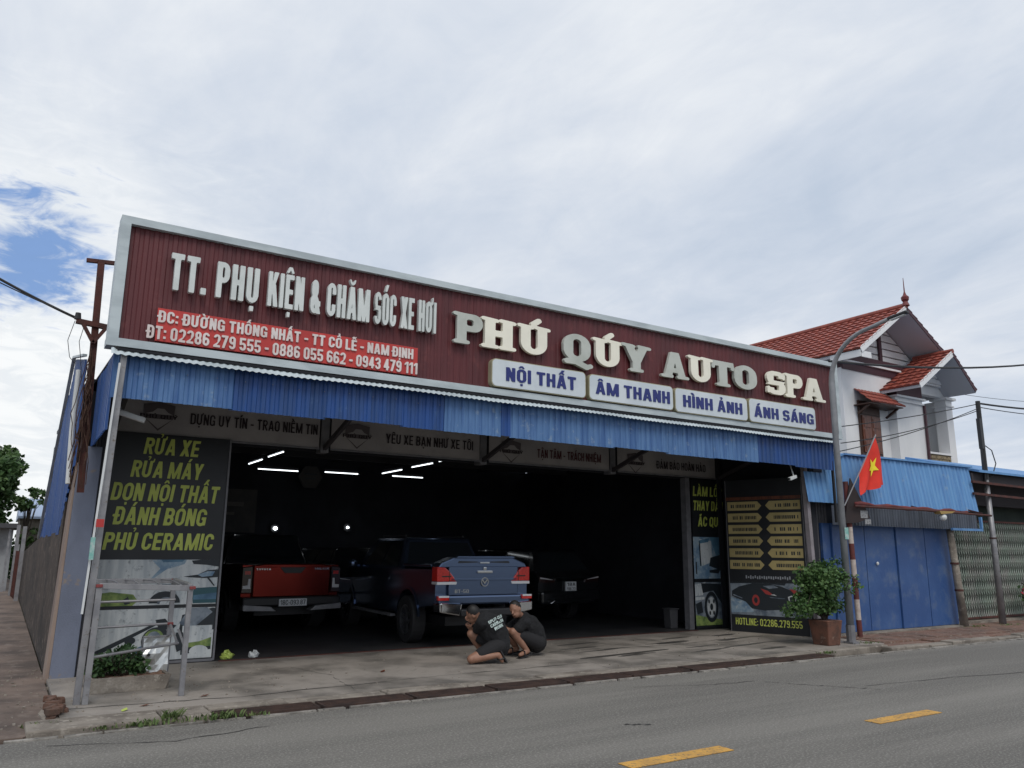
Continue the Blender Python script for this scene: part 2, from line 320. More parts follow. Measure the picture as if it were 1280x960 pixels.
def glyph(ch,W,t,h,serif,n):
    """outline loops and filled triangles of one character, cap height 1"""
    key=(ch,W,t,h,serif,n)
    if key in _GC: return _GC[key]
    dec=unicodedata.normalize('NFD',ch); base=dec[0]; marks=dec[1:]
    s=1.0/n; xs=np.arange(-.25,1.9,s)+s*.37; ys=np.arange(-.3,1.5,s)+s*.41
    X,Y=np.meshgrid(xs,ys); D,w=glyph_d(base,marks,W,t,h,serif,X,Y)
    ins=D<0; loops=[]; nxt={}; pos={}
    def pt(k):
        (a,b,c,d)=k
        if k in pos: return
        va,vb=D[a,b],D[c,d]; f=va/(va-vb); pos[k]=(xs[b]+(xs[d]-xs[b])*f, ys[a]+(ys[c]-ys[a])*f)
    code=ins[:-1,:-1]*1+ins[:-1,1:]*2+ins[1:,1:]*4+ins[1:,:-1]*8
    for j,i in zip(*np.where((code>0)&(code<15))):
        c=int(code[j,i]); B=(j,i,j,i+1); Rr=(j,i+1,j+1,i+1); T=(j+1,i,j+1,i+1); L=(j,i,j+1,i)
        for u,v in {1:[(B,L)],2:[(Rr,B)],3:[(Rr,L)],4:[(T,Rr)],5:[(B,L),(T,Rr)],6:[(T,B)],7:[(T,L)],8:[(L,T)],9:[(B,T)],10:[(L,T),(Rr,B)],11:[(Rr,T)],12:[(L,Rr)],13:[(B,Rr)],14:[(L,B)]}[c]:
            pt(u); pt(v); nxt[u]=v
    while nxt:
        k0=next(iter(nxt)); k=k0; lp=[]
        while k in nxt: lp.append(pos[k]); k=nxt.pop(k)
        P=lp; keep=[]
        def rdp(a,b):
            st=[(a,b)]; K={a,b}
            while st:
                a,b=st.pop()
                if b-a<2: continue
                pa=np.array(P[a]); pb=np.array(P[b%len(P)]); q=np.array(P[a+1:b]); e=pb-pa; L_=np.hypot(*e)
                dd=abs(e[0]*(q[:,1]-pa[1])-e[1]*(q[:,0]-pa[0]))/L_ if L_>1e-9 else np.hypot(*(q-pa).T)
                m=int(dd.argmax())
                if dd[m]>.16*s+.0035: K.add(a+1+m); st+= [(a,a+1+m),(a+1+m,b)]
            return K
        mid=len(P)//2; K=sorted(rdp(0,mid)|rdp(mid,len(P))); K=[i for i in K if i<len(P)]
        lp=[P[i] for i in K]
        if len(lp)>2: loops.append(lp)
    def area(lp): return sum(lp[i-1][0]*lp[i][1]-lp[i][0]*lp[i-1][1] for i in range(len(lp)))
    def has(lp,p):
        r=False
        for i in range(len(lp)):
            (ax,ay),(bx,by)=lp[i-1],lp[i]
            if (ay>p[1])!=(by>p[1]) and p[0]<(bx-ax)*(p[1]-ay)/(by-ay)+ax: r=not r
        return r
    loops=[lp for lp in loops if abs(area(lp))>2e-4]
    sg=1 if max(loops,key=lambda q:abs(area(q))) and area(max(loops,key=lambda q:abs(area(q))))>0 else -1
    outer=[lp for lp in loops if area(lp)*sg>0]; holes=[lp for lp in loops if area(lp)*sg<=0]
    order=[]; tris=[]; flat=[]
    for o_ in outer:
        grp=[o_]+[q for q in holes if has(o_,q[0])]; base0=len(flat)
        for lp in grp: flat+=[Vector((x,y,0)) for x,y in lp]; order.append(lp)
        tris+=[tuple(base0+i for i in t) for t in tessellate_polygon([[Vector((x,y,0)) for x,y in lp] for lp in grp])]
    loops=order
    _GC[key]=(loops,flat,tris,w); return _GC[key]
STY={'cond':(.46,.19,.14,False),'wide':(.56,.20,.165,False),'cooper':(.78,.27,.17,True),'print':(.5,.15,.13,False),'fat':(.62,.21,.17,False),'thin':(.5,.085,.085,False)}
_GM={}
def glyph_mesh(ch,style,n,depth):
    """mesh in the local x-z plane, front face at y=-depth"""
    key=(ch,style,n,depth)
    if key in _GM: return _GM[key]
    loops,flat,tris,w=glyph(ch,*STY[style],n); N=len(flat)
    V=[(v.x,-depth,v.y) for v in flat]; F=[]
    for t in tris:
        a,b,c=[flat[i] for i in t]; cr=(b.x-a.x)*(c.y-a.y)-(b.y-a.y)*(c.x-a.x)
        F.append(tuple(t) if cr>0 else (t[0],t[2],t[1]))
    if depth>.002:
        V+=[(v.x,0,v.y) for v in flat]; o=0
        for lp in loops:
            m=len(lp)
            for i in range(m):
                a=o+i; b=o+(i+1)%m; F.append((a,a+N,b+N,b))
            o+=m
    me=bpy.data.meshes.new('letter'); me.from_pydata(V,[],F); me.update()
    if depth>.002:
        bm=bmesh.new(); bm.from_mesh(me); bmesh.ops.recalc_face_normals(bm,faces=bm.faces); bm.to_mesh(me); bm.free()
    _GM[key]=me; return me
def layout(text,style,gap=None):
    W,t,h,sf=STY[style]; gap=(.09 if gap is None else gap); x=0; out=[]
    for ch in text:
        if ch==' ': x+=.26; continue
        out.append((ch,x)); base=unicodedata.normalize('NFD',ch)[0]; x+=adv(base,W,t)+gap
        if '\u031b' in unicodedata.normalize('NFD',ch): x+=.06
    return out,x-gap
# ---------------------------------------------------------------- mesh helpers
class G:
    def __init__(s): s.v=[]; s.f=[]
    def add(s,V,F):
        o=len(s.v); s.v+= [tuple(p) for p in V]; s.f+=[tuple(i+o for i in f) for f in F]; return s
    def box(s,x0,x1,y0,y1,z0,z1):
        return s.add([(x,y,z) for x in (x0,x1) for y in (y0,y1) for z in (z0,z1)],[(0,1,3,2),(4,6,7,5),(0,4,5,1),(2,3,7,6),(0,2,6,4),(1,5,7,3)])
    def bar(s,a,b,w,h=None,up=(0,0,1)):
        a=Vector(a); b=Vector(b); h=w if h is None else h; d=(b-a).normalized(); u=Vector(up)
        if abs(d.dot(u))>.98: u=Vector((0,1,0))
        r=d.cross(u).normalized(); u=r.cross(d)
        V=[]
        for p in (a,b):
            for i,j in ((-1,-1),(1,-1),(1,1),(-1,1)): V.append(p+r*w*.5*i+u*h*.5*j)
        return s.add(V,[(3,2,1,0),(4,5,6,7),(0,1,5,4),(1,2,6,5),(2,3,7,6),(3,0,4,7)])
    def tube(s,pts,r,n=8,cap=True):
        pts=[Vector(p) for p in pts]; m=len(pts); rr=r if isinstance(r,(list,tuple)) else [r]*m
        u=None; V=[]
        for i,p in enumerate(pts):
            d=(pts[min(i+1,m-1)]-pts[max(i-1,0)]).normalized()
            if u is None: u=d.orthogonal().normalized()
            u=(u-d*u.dot(d)).normalized(); w=d.cross(u)
            for k in range(n):
                a=2*math.pi*k/n; V.append(p+(u*math.cos(a)+w*math.sin(a))*rr[i])
        F=[(i*n+k,i*n+(k+1)%n,(i+1)*n+(k+1)%n,(i+1)*n+k) for i in range(m-1) for k in range(n)]
        if cap: F.append(tuple(range(n-1,-1,-1))); F.append(tuple((m-1)*n+k for k in range(n)))
        return s.add(V,F)
    def caps(s,pts,rr,n=12):
        """closed tapered sausage through pts"""
        pts=[Vector(p) for p in pts]; P=[]; R=[]
        d0=(pts[1]-pts[0]).normalized(); d1=(pts[-1]-pts[-2]).normalized()
        for a in (85,60,30): P.append(pts[0]-d0*rr[0]*math.sin(math.radians(a))); R.append(rr[0]*math.cos(math.radians(a)))
        P+=pts; R+=list(rr)
        for a in (30,60,85): P.append(pts[-1]+d1*rr[-1]*math.sin(math.radians(a))); R.append(rr[-1]*math.cos(math.radians(a)))
        return s.tube(P,R,n)
    def ell(s,c,r,n=14,m=10,rot=None):
        V=[];F=[]; c=Vector(c)
        for j in range(m+1):
            t=math.pi*j/m
            for i in range(n):
                a=2*math.pi*i/n; p=Vector((r[0]*math.sin(t)*math.cos(a),r[1]*math.sin(t)*math.sin(a),r[2]*math.cos(t)))
                if rot is not None: p=rot@p
                V.append(c+p)
        for j in range(m):
            for i in range(n): F.append((j*n+i,(j+1)*n+i,(j+1)*n+(i+1)%n,j*n+(i+1)%n))
        return s.add(V,F)
    def prism(s,P,axis,a,b):
        """polygon P extruded along axis 'x','y' or 'z' from a to b"""
        n=len(P)
        def q(p,t): return {'x':(t,p[0],p[1]),'y':(p[0],t,p[1]),'z':(p[0],p[1],t)}[axis]
        V=[q(p,a) for p in P]+[q(p,b) for p in P]
        T=tessellate_polygon([[Vector((p[0],p[1],0)) for p in P]])
        F=[]
        for t in T: F.append(tuple(t)); F.append(tuple(i+n for i in reversed(t)))
        F+=[(i,(i+1)%n,(i+1)%n+n,i+n) for i in range(n)]
        return s.add(V,F)
    def corr(s,x0,x1,z0f,z1f,y,pitch=.12,amp=.022,axis='x',flat=.35):
        """ribbed sheet standing in the x-z plane (or y-z when axis is 'y'); z limits are functions of the run"""
        z0=z0f if callable(z0f) else (lambda t:z0f); z1=z1f if callable(z1f) else (lambda t:z1f)
        xs=[]; x=x0; i=0
        seq=[(0,0),(flat,0),(flat+.12,-1),(.88,-1),(1,0)]
        while x<x1-1e-6:
            for f,a in seq[:-1]:
                xx=x+f*pitch
                if xx<x1: xs.append((xx,a*amp))
            x+=pitch
        xs.append((x1,0)); V=[]
        for xx,o in xs:
            for z in (z0(xx),z1(xx)): wv=.007*math.sin(xx*3.1+z*2.3)+.004*math.sin(xx*7.7+z*5); V.append((xx,y+o+wv,z) if axis=='x' else (y+o+wv,xx,z))
        m=len(xs); F=[(2*i,2*i+2,2*i+3,2*i+1) for i in range(m-1)]
        return s.add(V,F)
    def ring(s,c,r0,r1,y0,y1,n=24,axis='x',a0=0,a1=360):
        """tube-walled ring about an axis through c"""
        V=[]; full=abs(a1-a0-360)<1e-6; st=n if full else n+1
        for k in range(st):
            a=math.radians(a0+(a1-a0)*k/n)
            for r,t in ((r0,y0),(r1,y0),(r1,y1),(r0,y1)):
                p=(math.cos(a)*r,math.sin(a)*r)
                V.append((c[0]+t,c[1]+p[0],c[2]+p[1]) if axis=='x' else ((c[0]+p[0],c[1]+t,c[2]+p[1]) if axis=='y' else (c[0]+p[0],c[1]+p[1],c[2]+t)))
        F=[]
        for k in range(n if full else n):
            a=4*k; b=4*((k+1)%st)
            for j in range(4): F.append((a+j,a+(j+1)%4,b+(j+1)%4,b+j))
        return s.add(V,F)
    def leaves(s,c,r,n,size,shell=.45,flat=1.0,rng=random):
        c=Vector(c)
        for _ in range(n):
            while True:
                p=Vector((rng.uniform(-1,1),rng.uniform(-1,1),rng.uniform(-1,1)))
                if shell<p.length<1: break
            p=Vector((p.x*r[0],p.y*r[1],p.z*r[2]))+c
            a=Vector((rng.gauss(0,1),rng.gauss(0,1),rng.gauss(0,.6))).normalized(); b=a.cross(Vector((rng.gauss(0,1),rng.gauss(0,1),rng.gauss(0,1)))).normalized()
            L_=size*rng.choice((.55,.8,1.0,1.25,1.5))*rng.uniform(.85,1.15); w=L_*.38*flat; nrm=a.cross(b)
            s.add([p,p+a*L_*.45+b*w+nrm*L_*.08,p+a*L_,p+a*L_*.45-b*w+nrm*L_*.08],[(0,1,2,3)])
        return s
    def build(s,name,mat,parent=None,world=True,smooth=False,bevel=0.0,seg=2,fix=True):
        me=bpy.data.meshes.new(name)
        V=s.v
        if parent is not None and world:
            r=parent
            while r.parent: r=r.parent
            o=r.location; V=[(a-o.x,b-o.y,c-o.z) for a,b,c in V]
        me.from_pydata(V,[],s.f); me.materials.append(mat)
        if fix:
            bm=bmesh.new(); bm.from_mesh(me); bmesh.ops.recalc_face_normals(bm,faces=bm.faces); bm.to_mesh(me); bm.free()
        if smooth: me.polygons.foreach_set('use_smooth',[True]*len(me.polygons))
        me.update()
        o=bpy.data.objects.new(name,me); C.objects.link(o); o.parent=parent
        if bevel:
            b=o.modifiers.new('bevel','BEVEL'); b.width=bevel; b.segments=seg; b.limit_method='ANGLE'; b.angle_limit=math.radians(35)
        return o
def tag(o,label,cat,group=None):
    o['label']=label; o['category']=cat
    if group: o['group']=group
    return o
def thing(name,label,cat,loc=(0,0,0),rz=0,group=None):
    o=bpy.data.objects.new(name,None); C.objects.link(o); o.location=loc; o.rotation_euler=(0,0,rz); o.empty_display_size=.2
    return tag(o,label,cat,group)
def struct(name,g,mat,**k):
    o=g.build(name,mat,None,**k); o['kind']='structure'; return o
def kids(o): return [c for c in bpy.data.objects if c.parent==o]
def copytree(o,parent=None):
    c=o.copy(); C.objects.link(c); c.parent=parent
    for ch in list(kids(o)): copytree(ch,c)
    return c
_LM={}
def letters(text,style,parent,x0,x1,zb,h,y,mat,depth=.03,n=30,each=True,name='letter',slope=0.0,mats=None,yslope=0.0,origin=None,zslope=0.0,gap=None,drop=None):
    """set text between x0 and x1, baseline zb, cap height h, on the plane y (facing -y); each letter an object, or one joined part"""
    lo,w=layout(text,style,gap); sx=(x1-x0)/w; r=parent
    while r.parent: r=r.parent
    o=r.location if origin is None else Vector(origin)
    if each:
        for i,(ch,x) in enumerate(lo):
            base=glyph_mesh(ch,style,n,1.0); mt=mats[i%len(mats)] if mats else mat
            key=(id(base),mt.name)
            if key not in _LM:
                me=base.copy(); me.name=name; me.materials.append(mt); _LM[key]=me
            ob=bpy.data.objects.new(name,_LM[key]); C.objects.link(ob); ob.parent=parent
            X=x0+x*sx; ob.location=(X-o.x,y-o.y+yslope*(X-x0),zb-o.z+zslope*(X-x0)); ob.scale=(sx,depth,h)
            if mats and drop and i in drop: ob.rotation_euler=(0,drop[i],0)
    else:
        g=G()
        for ch,x in lo:
            me=glyph_mesh(ch,style,n,.001)
            V=[]
            for v in me.vertices:
                X=x0+(x+v.co.x)*sx+slope*h*v.co.z; V.append((X,y-depth+yslope*(X-x0),zb+h*v.co.z+zslope*(X-x0)))
            g.add(V,[tuple(p.vertices) for p in me.polygons])
        ob=g.build(name,mat,parent,world=True,fix=False)
        return ob
# ================================================================ the setting
def sheet(name,x0,x1,y0,y1,z,mat,parent=None,nx=1,ny=1,kind=True):
    g=G()
    g.add([(x0,y0,z),(x1,y0,z),(x1,y1,z),(x0,y1,z)],[(0,1,2,3)])
    return struct(name,g,mat)
sheet('ground',-900,900,-500,1400,-.07,dirt)
sheet('road',-90,140,-3.2,7.86,0,asphalt)
for i in range(-4,14):
    x=3.98+3.0*i+.08
    g=G(); g.box(x,x+1.06+.03*math.sin(i*5),4.74,4.90,.003,.007)
    struct('road_marking',g,yellow)
# worn concrete lip between road and drain, uneven pieces
g=G(); x=.2; rnd=random.Random(3)
while x<22:
    w=rnd.uniform(.25,.8); a=rnd.uniform(-.02,.05); b=rnd.uniform(-.02,.05)
    g.prism([(x,7.85+a),(x+w,7.85+b),(x+w,7.93),(x,7.93)],'z',-.02,.008+rnd.uniform(0,.006)); x+=w+rnd.uniform(.0,.07)
struct('road_edge_strip',g,lip)
def crack(name,pts,w):
    g=G(); rn=random.Random(len(pts)*7); P=[]
    for (a,b) in zip(pts[:-1],pts[1:]):
        for k in range(8):
            t=k/8; P.append((a[0]+(b[0]-a[0])*t+rn.uniform(-.02,.02),a[1]+(b[1]-a[1])*t+rn.uniform(-.03,.03)))
    P.append(pts[-1]); V=[];
    for (x,y) in P:
        ww=w*rn.uniform(.3,1.2); V+=[(x,y-ww,.004),(x,y+ww,.004)]
    g.add(V,[(2*i,2*i+2,2*i+3,2*i+1) for i in range(len(P)-1)])
    o=g.build(name,M('dark_crack',(.035,.034,.033),None,rough=.95)); o['kind']='structure'  # thin dark strips drawn as tar cracks
crack('road_crack',[(8.07,6.94),(8.25,6.6),(8.51,6.3),(8.81,5.88)],.014)
crack('road_crack',[(8.9,6.1),(10.2,6.0),(12.5,5.6)],.008)
crack('road_crack',[(6.4,7.4),(7.4,7.1),(8.0,7.0)],.007)
crack('road_crack',[(5.0,5.9),(5.2,5.8)],.02)
crack('road_crack',[(.5,7.6),(1.4,7.3),(2.2,7.45)],.008)
# drain
g=G(); g.box(1.85,10.85,7.93,8.24,-.066,-.055); struct('drain_channel',g,M('drain_dark',(.03,.022,.018),None,rough=.9))
gm=M('rusty_grate',(.060,.034,.026),(.032,.02,.017),8,.85,bump=.3)
first=None
for i in range(9):
    lab='rusty steel drain grate nearest the grass tuft, first of the nine'
    if first is None:
        first=thing('drain_grate',lab,'drain grate',(1.87,7.94,0),group='steel grates over the roadside drain')
        g=G(); g.box(0,.96,0,.02,.0,.034); g.box(0,.96,.27,.29,.0,.034); g.box(0,.02,.02,.27,.0,.034); g.box(.94,.96,.02,.27,.0,.034); g.build('frame',gm,first,world=False)
        for k in range(5):
            g=G(); g.box(.02,.94,.058+.045*k,.072+.045*k,.012,.032)
            g.build('bar',gm,first,world=False)
    else:
        c=copytree(first); c['label']='rusty drain grate, %s of the nine from the left end of the drain'%('second','third','fourth','fifth, middle one','sixth','seventh','eighth','last and rightmost')[i-1]; c.location=(1.87+1.0*i,7.94+.008*math.sin(i*3),.004*math.cos(i*2)); c.rotation_euler=(0,.004*math.sin(i*7),.006*math.sin(i*5))
# forecourt slab and its kerb pieces
g=G(); g.box(.62,12.9,8.46,11.55,-.06,.05); struct('forecourt',g,concrete)
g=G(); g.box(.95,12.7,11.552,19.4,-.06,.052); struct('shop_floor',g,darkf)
g=G(); g.box(2.65,11.6,11.50,11.545,.045,.062); struct('door_track',g,rust)
kr=random.Random(5); x=.35
while x<12.4:
    w=kr.uniform(.75,1.25); g=G()
    y0=7.97 if x<1.75 else 8.245
    if x<1.75 and x+w>1.8: w=1.84-x
    g.box(x,min(x+w-.015,12.7),y0+kr.uniform(-.01,.015),8.455,-.06,.045+kr.uniform(-.012,.014)); struct('kerb_stone',g,oldconc,bevel=.015); x+=w
for pts in (((.7,8.9),(2.2,8.75),(4.5,8.95),(7.2,9.0)),((3.4,8.5),(3.55,9.6),(3.3,10.6)),((6.9,8.5),(7.2,9.7),(7.0,11.3)),((9.4,8.5),(9.7,9.9),(9.5,11.3)),((7.2,10.2),(9.5,10.0),(11.9,10.3))):
    g=G(); P=[]; rn=random.Random(int(pts[0][0]*10))
    for (a,b) in zip(pts[:-1],pts[1:]):
        for k in range(10): t=k/10; P.append((a[0]+(b[0]-a[0])*t+rn.uniform(-.03,.03),a[1]+(b[1]-a[1])*t+rn.uniform(-.03,.03)))
    V=[]
    for (x,y) in P: w=rn.uniform(.003,.012); V+=[(x-w*.4,y-w,.054),(x+w*.4,y+w,.054)]
    g.add(V,[(2*i,2*i+2,2*i+3,2*i+1) for i in range(len(P)-1)]); o=g.build('concrete_crack',MC['dark_crack']); o['kind']='structure'
# dark water stains on the right of the forecourt: wet film patches with ragged outlines
wet=M('wet_concrete',(.060,.056,.052),(.085,.079,.072),3,.35)
rn=random.Random(12)
for i in range(17):
    cx,cy=rn.uniform(7.6,12.0),rn.uniform(8.8,11.1); a=rn.uniform(.25,.8); b=rn.uniform(.02,.10); P=[]
    for q in range(14):
        t=2*math.pi*q/14; r=rn.uniform(.6,1.15); P.append((cx+math.cos(t)*a*r,cy+math.sin(t)*b*r+.12*math.cos(t)*a))
    g=G(); g.prism(P,'z',.0505,.0535+.0004*i/10); struct('wet_patch',g,wet)
# alley on the left, verge and pavement on the right
g=G(); P=[(-9,7.95),(.33,7.95),(.6,8.4),(.6,48),(-9,48)]; g.prism(P,'z',-.065,.02); struct('alley',g,alleymat)
g=G(); g.box(12.95,42,8.5,12,-.06,.055); struct('pavement',g,pave)
x=12.45
while x<26:
    w=kr.uniform(.55,1.1); g=G(); g.box(x,x+w-.025,7.98+kr.uniform(0,.05),8.22,-.06,.05+kr.uniform(-.02,.02)); struct('kerb_stone',g,oldconc,bevel=.015)
    w2=kr.uniform(.8,1); 
    x+=w
# broken paving slabs beside the kerb on the right
x=12.5
while x<21:
    w=kr.uniform(.5,.9); g=G(); g.box(x+.02,x+w-.02,8.25,8.49,-.05,.05+kr.uniform(-.02,.012)); struct('paving_slab',g,pave,bevel=.008); x+=w
# paving tiles in front of the blue shop
for j,y in enumerate((8.52,8.84,9.16)):
    x=13.0+.2*(j%2)
    while x<17.5:
        z=.0565+kr.uniform(0,.012); g=G(); g.box(x,x+.38,y,y+.30,.05,z); struct('paving_tile',g,pave); x+=.395
# grass tufts along the drain edge
g=G(); rn=random.Random(4)
def tuft(g,x,y,z,n,h,s):
    for _ in range(n):
        a=rn.uniform(0,6.28); r=rn.uniform(0,s); px,py=x+math.cos(a)*r*1.6,y+math.sin(a)*r*.6; l=rn.uniform(.5,1)*h; b=rn.uniform(0,6.28); e=rn.uniform(.3,1.0)*l
        dx,dy=math.cos(b)*e,math.sin(b)*e; wx,wy=-math.sin(b)*.008,math.cos(b)*.008
        g.add([(px-wx,py-wy,z),(px+wx,py+wy,z),(px+dx*.4+wx,py+dy*.4+wy,z+l*.7),(px+dx,py+dy,z+l)],[(0,1,2,3)])
for (x,y,n,h,s) in ((1.15,7.96,40,.05,.12),(1.45,8.0,60,.11,.06),(1.3,7.95,50,.06,.15),(1.75,7.93,50,.06,.14),(1.95,7.92,60,.07,.1),(.9,7.97,30,.04,.1),(.5,8.3,30,.05,.15),(2.2,7.9,30,.04,.1),(11.0,8.2,40,.05,.15),(12.6,8.6,60,.07,.2),(13.4,8.9,40,.06,.1),(14.5,9.5,60,.05,.3),(17.4,9.3,90,.08,.3),(18.6,9.2,60,.08,.25)): tuft(g,x,y,.02,n,h,s)
o=g.build('grass',grassm); o['kind']='stuff'
g=G()
for _ in range(260):
    x=rn.uniform(.3,12.5) if rn.random()<.6 else rn.uniform(.5,3); y=rn.uniform(8.3,11.2); s=rn.uniform(.006,.02); g.box(x,x+s,y,y+s*rn.uniform(.5,1.4),.048,.05+s*.6)
for _ in range(200):
    x=rn.uniform(-.6,.9); y=rn.uniform(7.9,12); s=rn.uniform(.008,.03); g.box(x,x+s,y,y+s,.0,.02+s*.6)
o=g.build('gravel',oldconc); o['kind']='stuff'
# ================================================================ the car wash building
YF=9.2
shop=thing('auto_shop','wide single storey car service shop with blue metal canopy and open dark bay','shop',(6.7,12,0))
# left pier, side walls
g=G(); g.prism([(.64,.0),(.90,.0),(.92,2.76),(.68,2.76)],'y',10.95,11.3); g.build('pier',pierm,shop,bevel=.008)
g=G(); g.prism([(.60,.0),(.638,.0),(.675,2.55),(.655,2.55)],'y',10.97,11.5); g.build('pier_return',plaster,shop)
g=G(); g.box(.905,1.0,10.97,11.8,0,3.5); g.build('inner_pier',darkw,shop)
mw=G(); mw.prism([(11.5,0),(30,0),(30,1.35),(18.3,1.72),(12.1,1.74),(11.5,2.1)],'x',.62,.70); mw.build('lower_side_wall',mossw,shop)
top=lambda y: 3.85+ (y-11)*.20 if y<13.4 else (4.33-(y-13.4)*.56 if y<15.1 else 3.38-(y-15.1)*.53)
bot=lambda y: 2.55-(y-10.95)*.67 if y<12.1 else 1.70
y=10.95; i=0
while y<18.2:
    y1=min(y+1.05,18.3); g=G(); g.corr(y+.0,y1,bot,top,.640-.004*(i%2),.15,.02,'y'); g.build('wall_sheet',blueS,shop,fix=False); y=y1; i+=1
g=G(); g.bar((.60,18.3,1.7),(.60,13.4,4.36),.05,.03); g.bar((.60,13.4,4.36),(.60,10.9,3.88),.05,.03); g.build('verge_trim',ltframe,shop)
sg=G(); rs=random.Random(5)
for k in range(40):
    x=.9+.315*k; z=3.42+rs.uniform(-.012,.012); sg.box(x-.004,x+.004,9.176,9.188,z-.004,z+.004)
sg.build('sheet_screws',galvd,shop)['kind']='stuff'
g=G(); g.tube([(.57,11.25,3.75),(.575,11.2,2.95),(.60,11.12,2.3)],.03,10); g.build('downpipe',rubw,shop)
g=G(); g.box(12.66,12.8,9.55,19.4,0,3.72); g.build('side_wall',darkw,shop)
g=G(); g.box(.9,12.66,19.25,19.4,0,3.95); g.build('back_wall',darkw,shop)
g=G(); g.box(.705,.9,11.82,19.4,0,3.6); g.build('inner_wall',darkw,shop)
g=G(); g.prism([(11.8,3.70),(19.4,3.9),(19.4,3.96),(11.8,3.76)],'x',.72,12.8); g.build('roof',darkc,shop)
g=G()
for yy in (13.5,15.3,17.1): g.box(1.0,12.6,yy,yy+.08,3.52,3.66)
for xx in np.arange(1.2,12.6,1.4): g.box(xx,xx+.05,12.0,19.2,3.663,3.70)
g.build('rafters',M('dark_rafter',(.03,.03,.035),None,rough=.8),shop)
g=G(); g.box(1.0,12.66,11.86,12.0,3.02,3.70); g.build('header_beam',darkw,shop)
for x in (1.02,3.93,6.74,9.60,12.45):
    g=G(); g.box(x,x+.13,11.66,11.858,2.98 if 1.1<x<12 else .05,3.66); g.build('column',galvd if 1.1<x<12 else darkw,shop)
    g=G(); g.bar((x+.065,11.66,3.05),(x+.065,10.05,3.55),.05,.07); g.bar((x+.065,11.66,3.60),(x+.065,9.35,3.56),.05,.07); g.build('bracket',M('dark_bracket',(.05,.045,.05),None,rough=.6),shop)
g=G(); g.box(11.60,11.72,11.72,11.86,.05,3.02); g.build('column',galvd,shop)
g=G(); g.box(.9,1.02,11.6,11.75,.05,3.5); g.build('corner_post',galvd,shop)
# canopy
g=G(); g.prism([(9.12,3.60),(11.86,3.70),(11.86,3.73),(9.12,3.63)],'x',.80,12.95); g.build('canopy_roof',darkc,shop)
g=G(); g.box(.8,12.9,9.26,9.30,3.40,3.50); g.box(.86,12.9,9.26,9.29,3.12,3.16); g.build('canopy_rail',galvd,shop)
edges=[.80,2.02,3.12,4.15,4.78,5.62,5.80,6.72,7.65,8.75,9.80,10.85,11.85,12.92]
tone=[blueP,blueS,blueS,blueS,blueP,blueS,blueP,blueP,blueP,blueP,blueP,blueS,blueS]
for i,(a,b) in enumerate(zip(edges[:-1],edges[1:])):
    dz=.012*math.sin(i*4.1); g=G(); g.corr(a-.02,b+.02,lambda t,dz=dz:3.10-.0035*(t-.8)+dz,3.60,YF+.012*(i%2),.105,.016); o=g.build('valance_sheet',tone[i],shop,fix=False)
g=G(); g.corr(9.22,11.0,2.76,3.6,.80,.15,.02,'y'); g.build('side_valance_sheet',blueS,shop,fix=False)
# wavy white eave flashing, in lengths
x=.74; i=0
while x<13.0:
    x1=min(x+2.3,13.02); g=G(); n=int((x1-x)/.012); V=[]
    for k in range(n+1):
        t=x+(x1-x)*k/n; a=math.cos(2*math.pi*t/.076); zj=.006*math.sin(t*1.7+i)
        V+=[(t,9.06+.008*a,3.535+.008*a+zj),(t,9.17+.0*a,3.625+.010*a)]
    g.add(V,[(2*j,2*j+2,2*j+3,2*j+1) for j in range(n)]); g.build('eave_flashing',ltframe,shop,fix=False); x=x1; i+=1
# front posts
g=G(); g.bar((.79,9.10,.04),(.87,9.14,3.58),.06,.06); g.build('front_post',galv,shop,bevel=.004)
g=G(); g.bar((.745,9.04,.9),(.83,9.07,3.45),.02,.02); g.build('white_conduit',M('white_conduit',(.6,.62,.63),None,rough=.5),shop)
g=G(); g.box(.775,.845,8.99,9.018,1.74,1.82); g.build('red_sticker',redb,shop)
g=G(); g.box(.745,.785,8.985,9.012,1.42,1.64); g.build('teal_sticker',M('teal_sticker',(.18,.42,.38),(.4,.5,.48),20,.6),shop)
g=G(); g.bar((12.56,9.5,.04),(12.45,9.5,3.1),.085,.085); g.build('front_post',M('pinkish_post',(.30,.27,.29),(.22,.2,.21),4,.6),shop)
g=G(); g.box(12.90,12.94,9.2,9.24,2.1,3.6); g.build('downpipe',cable,shop)
for k in range(8):
    g=G(); g.box(12.64+.085*k,12.70+.085*k,9.70,9.73,.06,2.5); g.build('screen_slat',galvd,shop)
# ================================================================ the roof sign
sign=thing('roof_sign','long maroon corrugated roof sign with raised cream and grey white lettering','sign',(6.95,YF,3.65))
x=.82; i=0
while x<13.14:
    x1=min(x+1.1,13.14); g=G(); g.corr(x-.01,x1+.01,3.72,5.06,YF+.05+.004*(i%2),.10,.010); g.build('panel_sheet',maroon,sign,fix=False); x=x1; i+=1
g=G(); g.box(.70,13.24,YF-.02,YF+.22,5.055,5.14); g.build('top_trim',ltframe,sign)
g=G(); g.box(.69,13.24,YF-.025,YF+.20,3.655,3.745); g.build('bottom_trim',ltframe,sign)
g=G(); g.box(.695,.80,YF-.022,YF+.20,3.745,5.055); g.build('side_trim',ltframe,sign)
g=G(); g.box(13.14,13.235,YF-.022,YF+.20,3.745,5.055); g.build('side_trim',ltframe,sign)
g=G(); g.box(.72,13.2,YF+.075,YF+.09,3.70,5.1); g.build('back_sheet',galvd,sign)
yl=YF-.0
letters("TT. PHỤ",'cond',sign,1.24,2.22,4.37,.43,yl,letW,.06,36)
letters("KIỆN & CHĂM",'cond',sign,2.33,3.62,4.37,.43,yl,letW,.06,36)
letters("SÓC XE HƠI",'cond',sign,3.69,4.57,4.37,.43,yl,letW,.06,36)
ad=G(); ad.box(1.16,4.34,YF-.004,YF+.02,3.775,4.15); adb=ad.build('address_board',redb,sign)
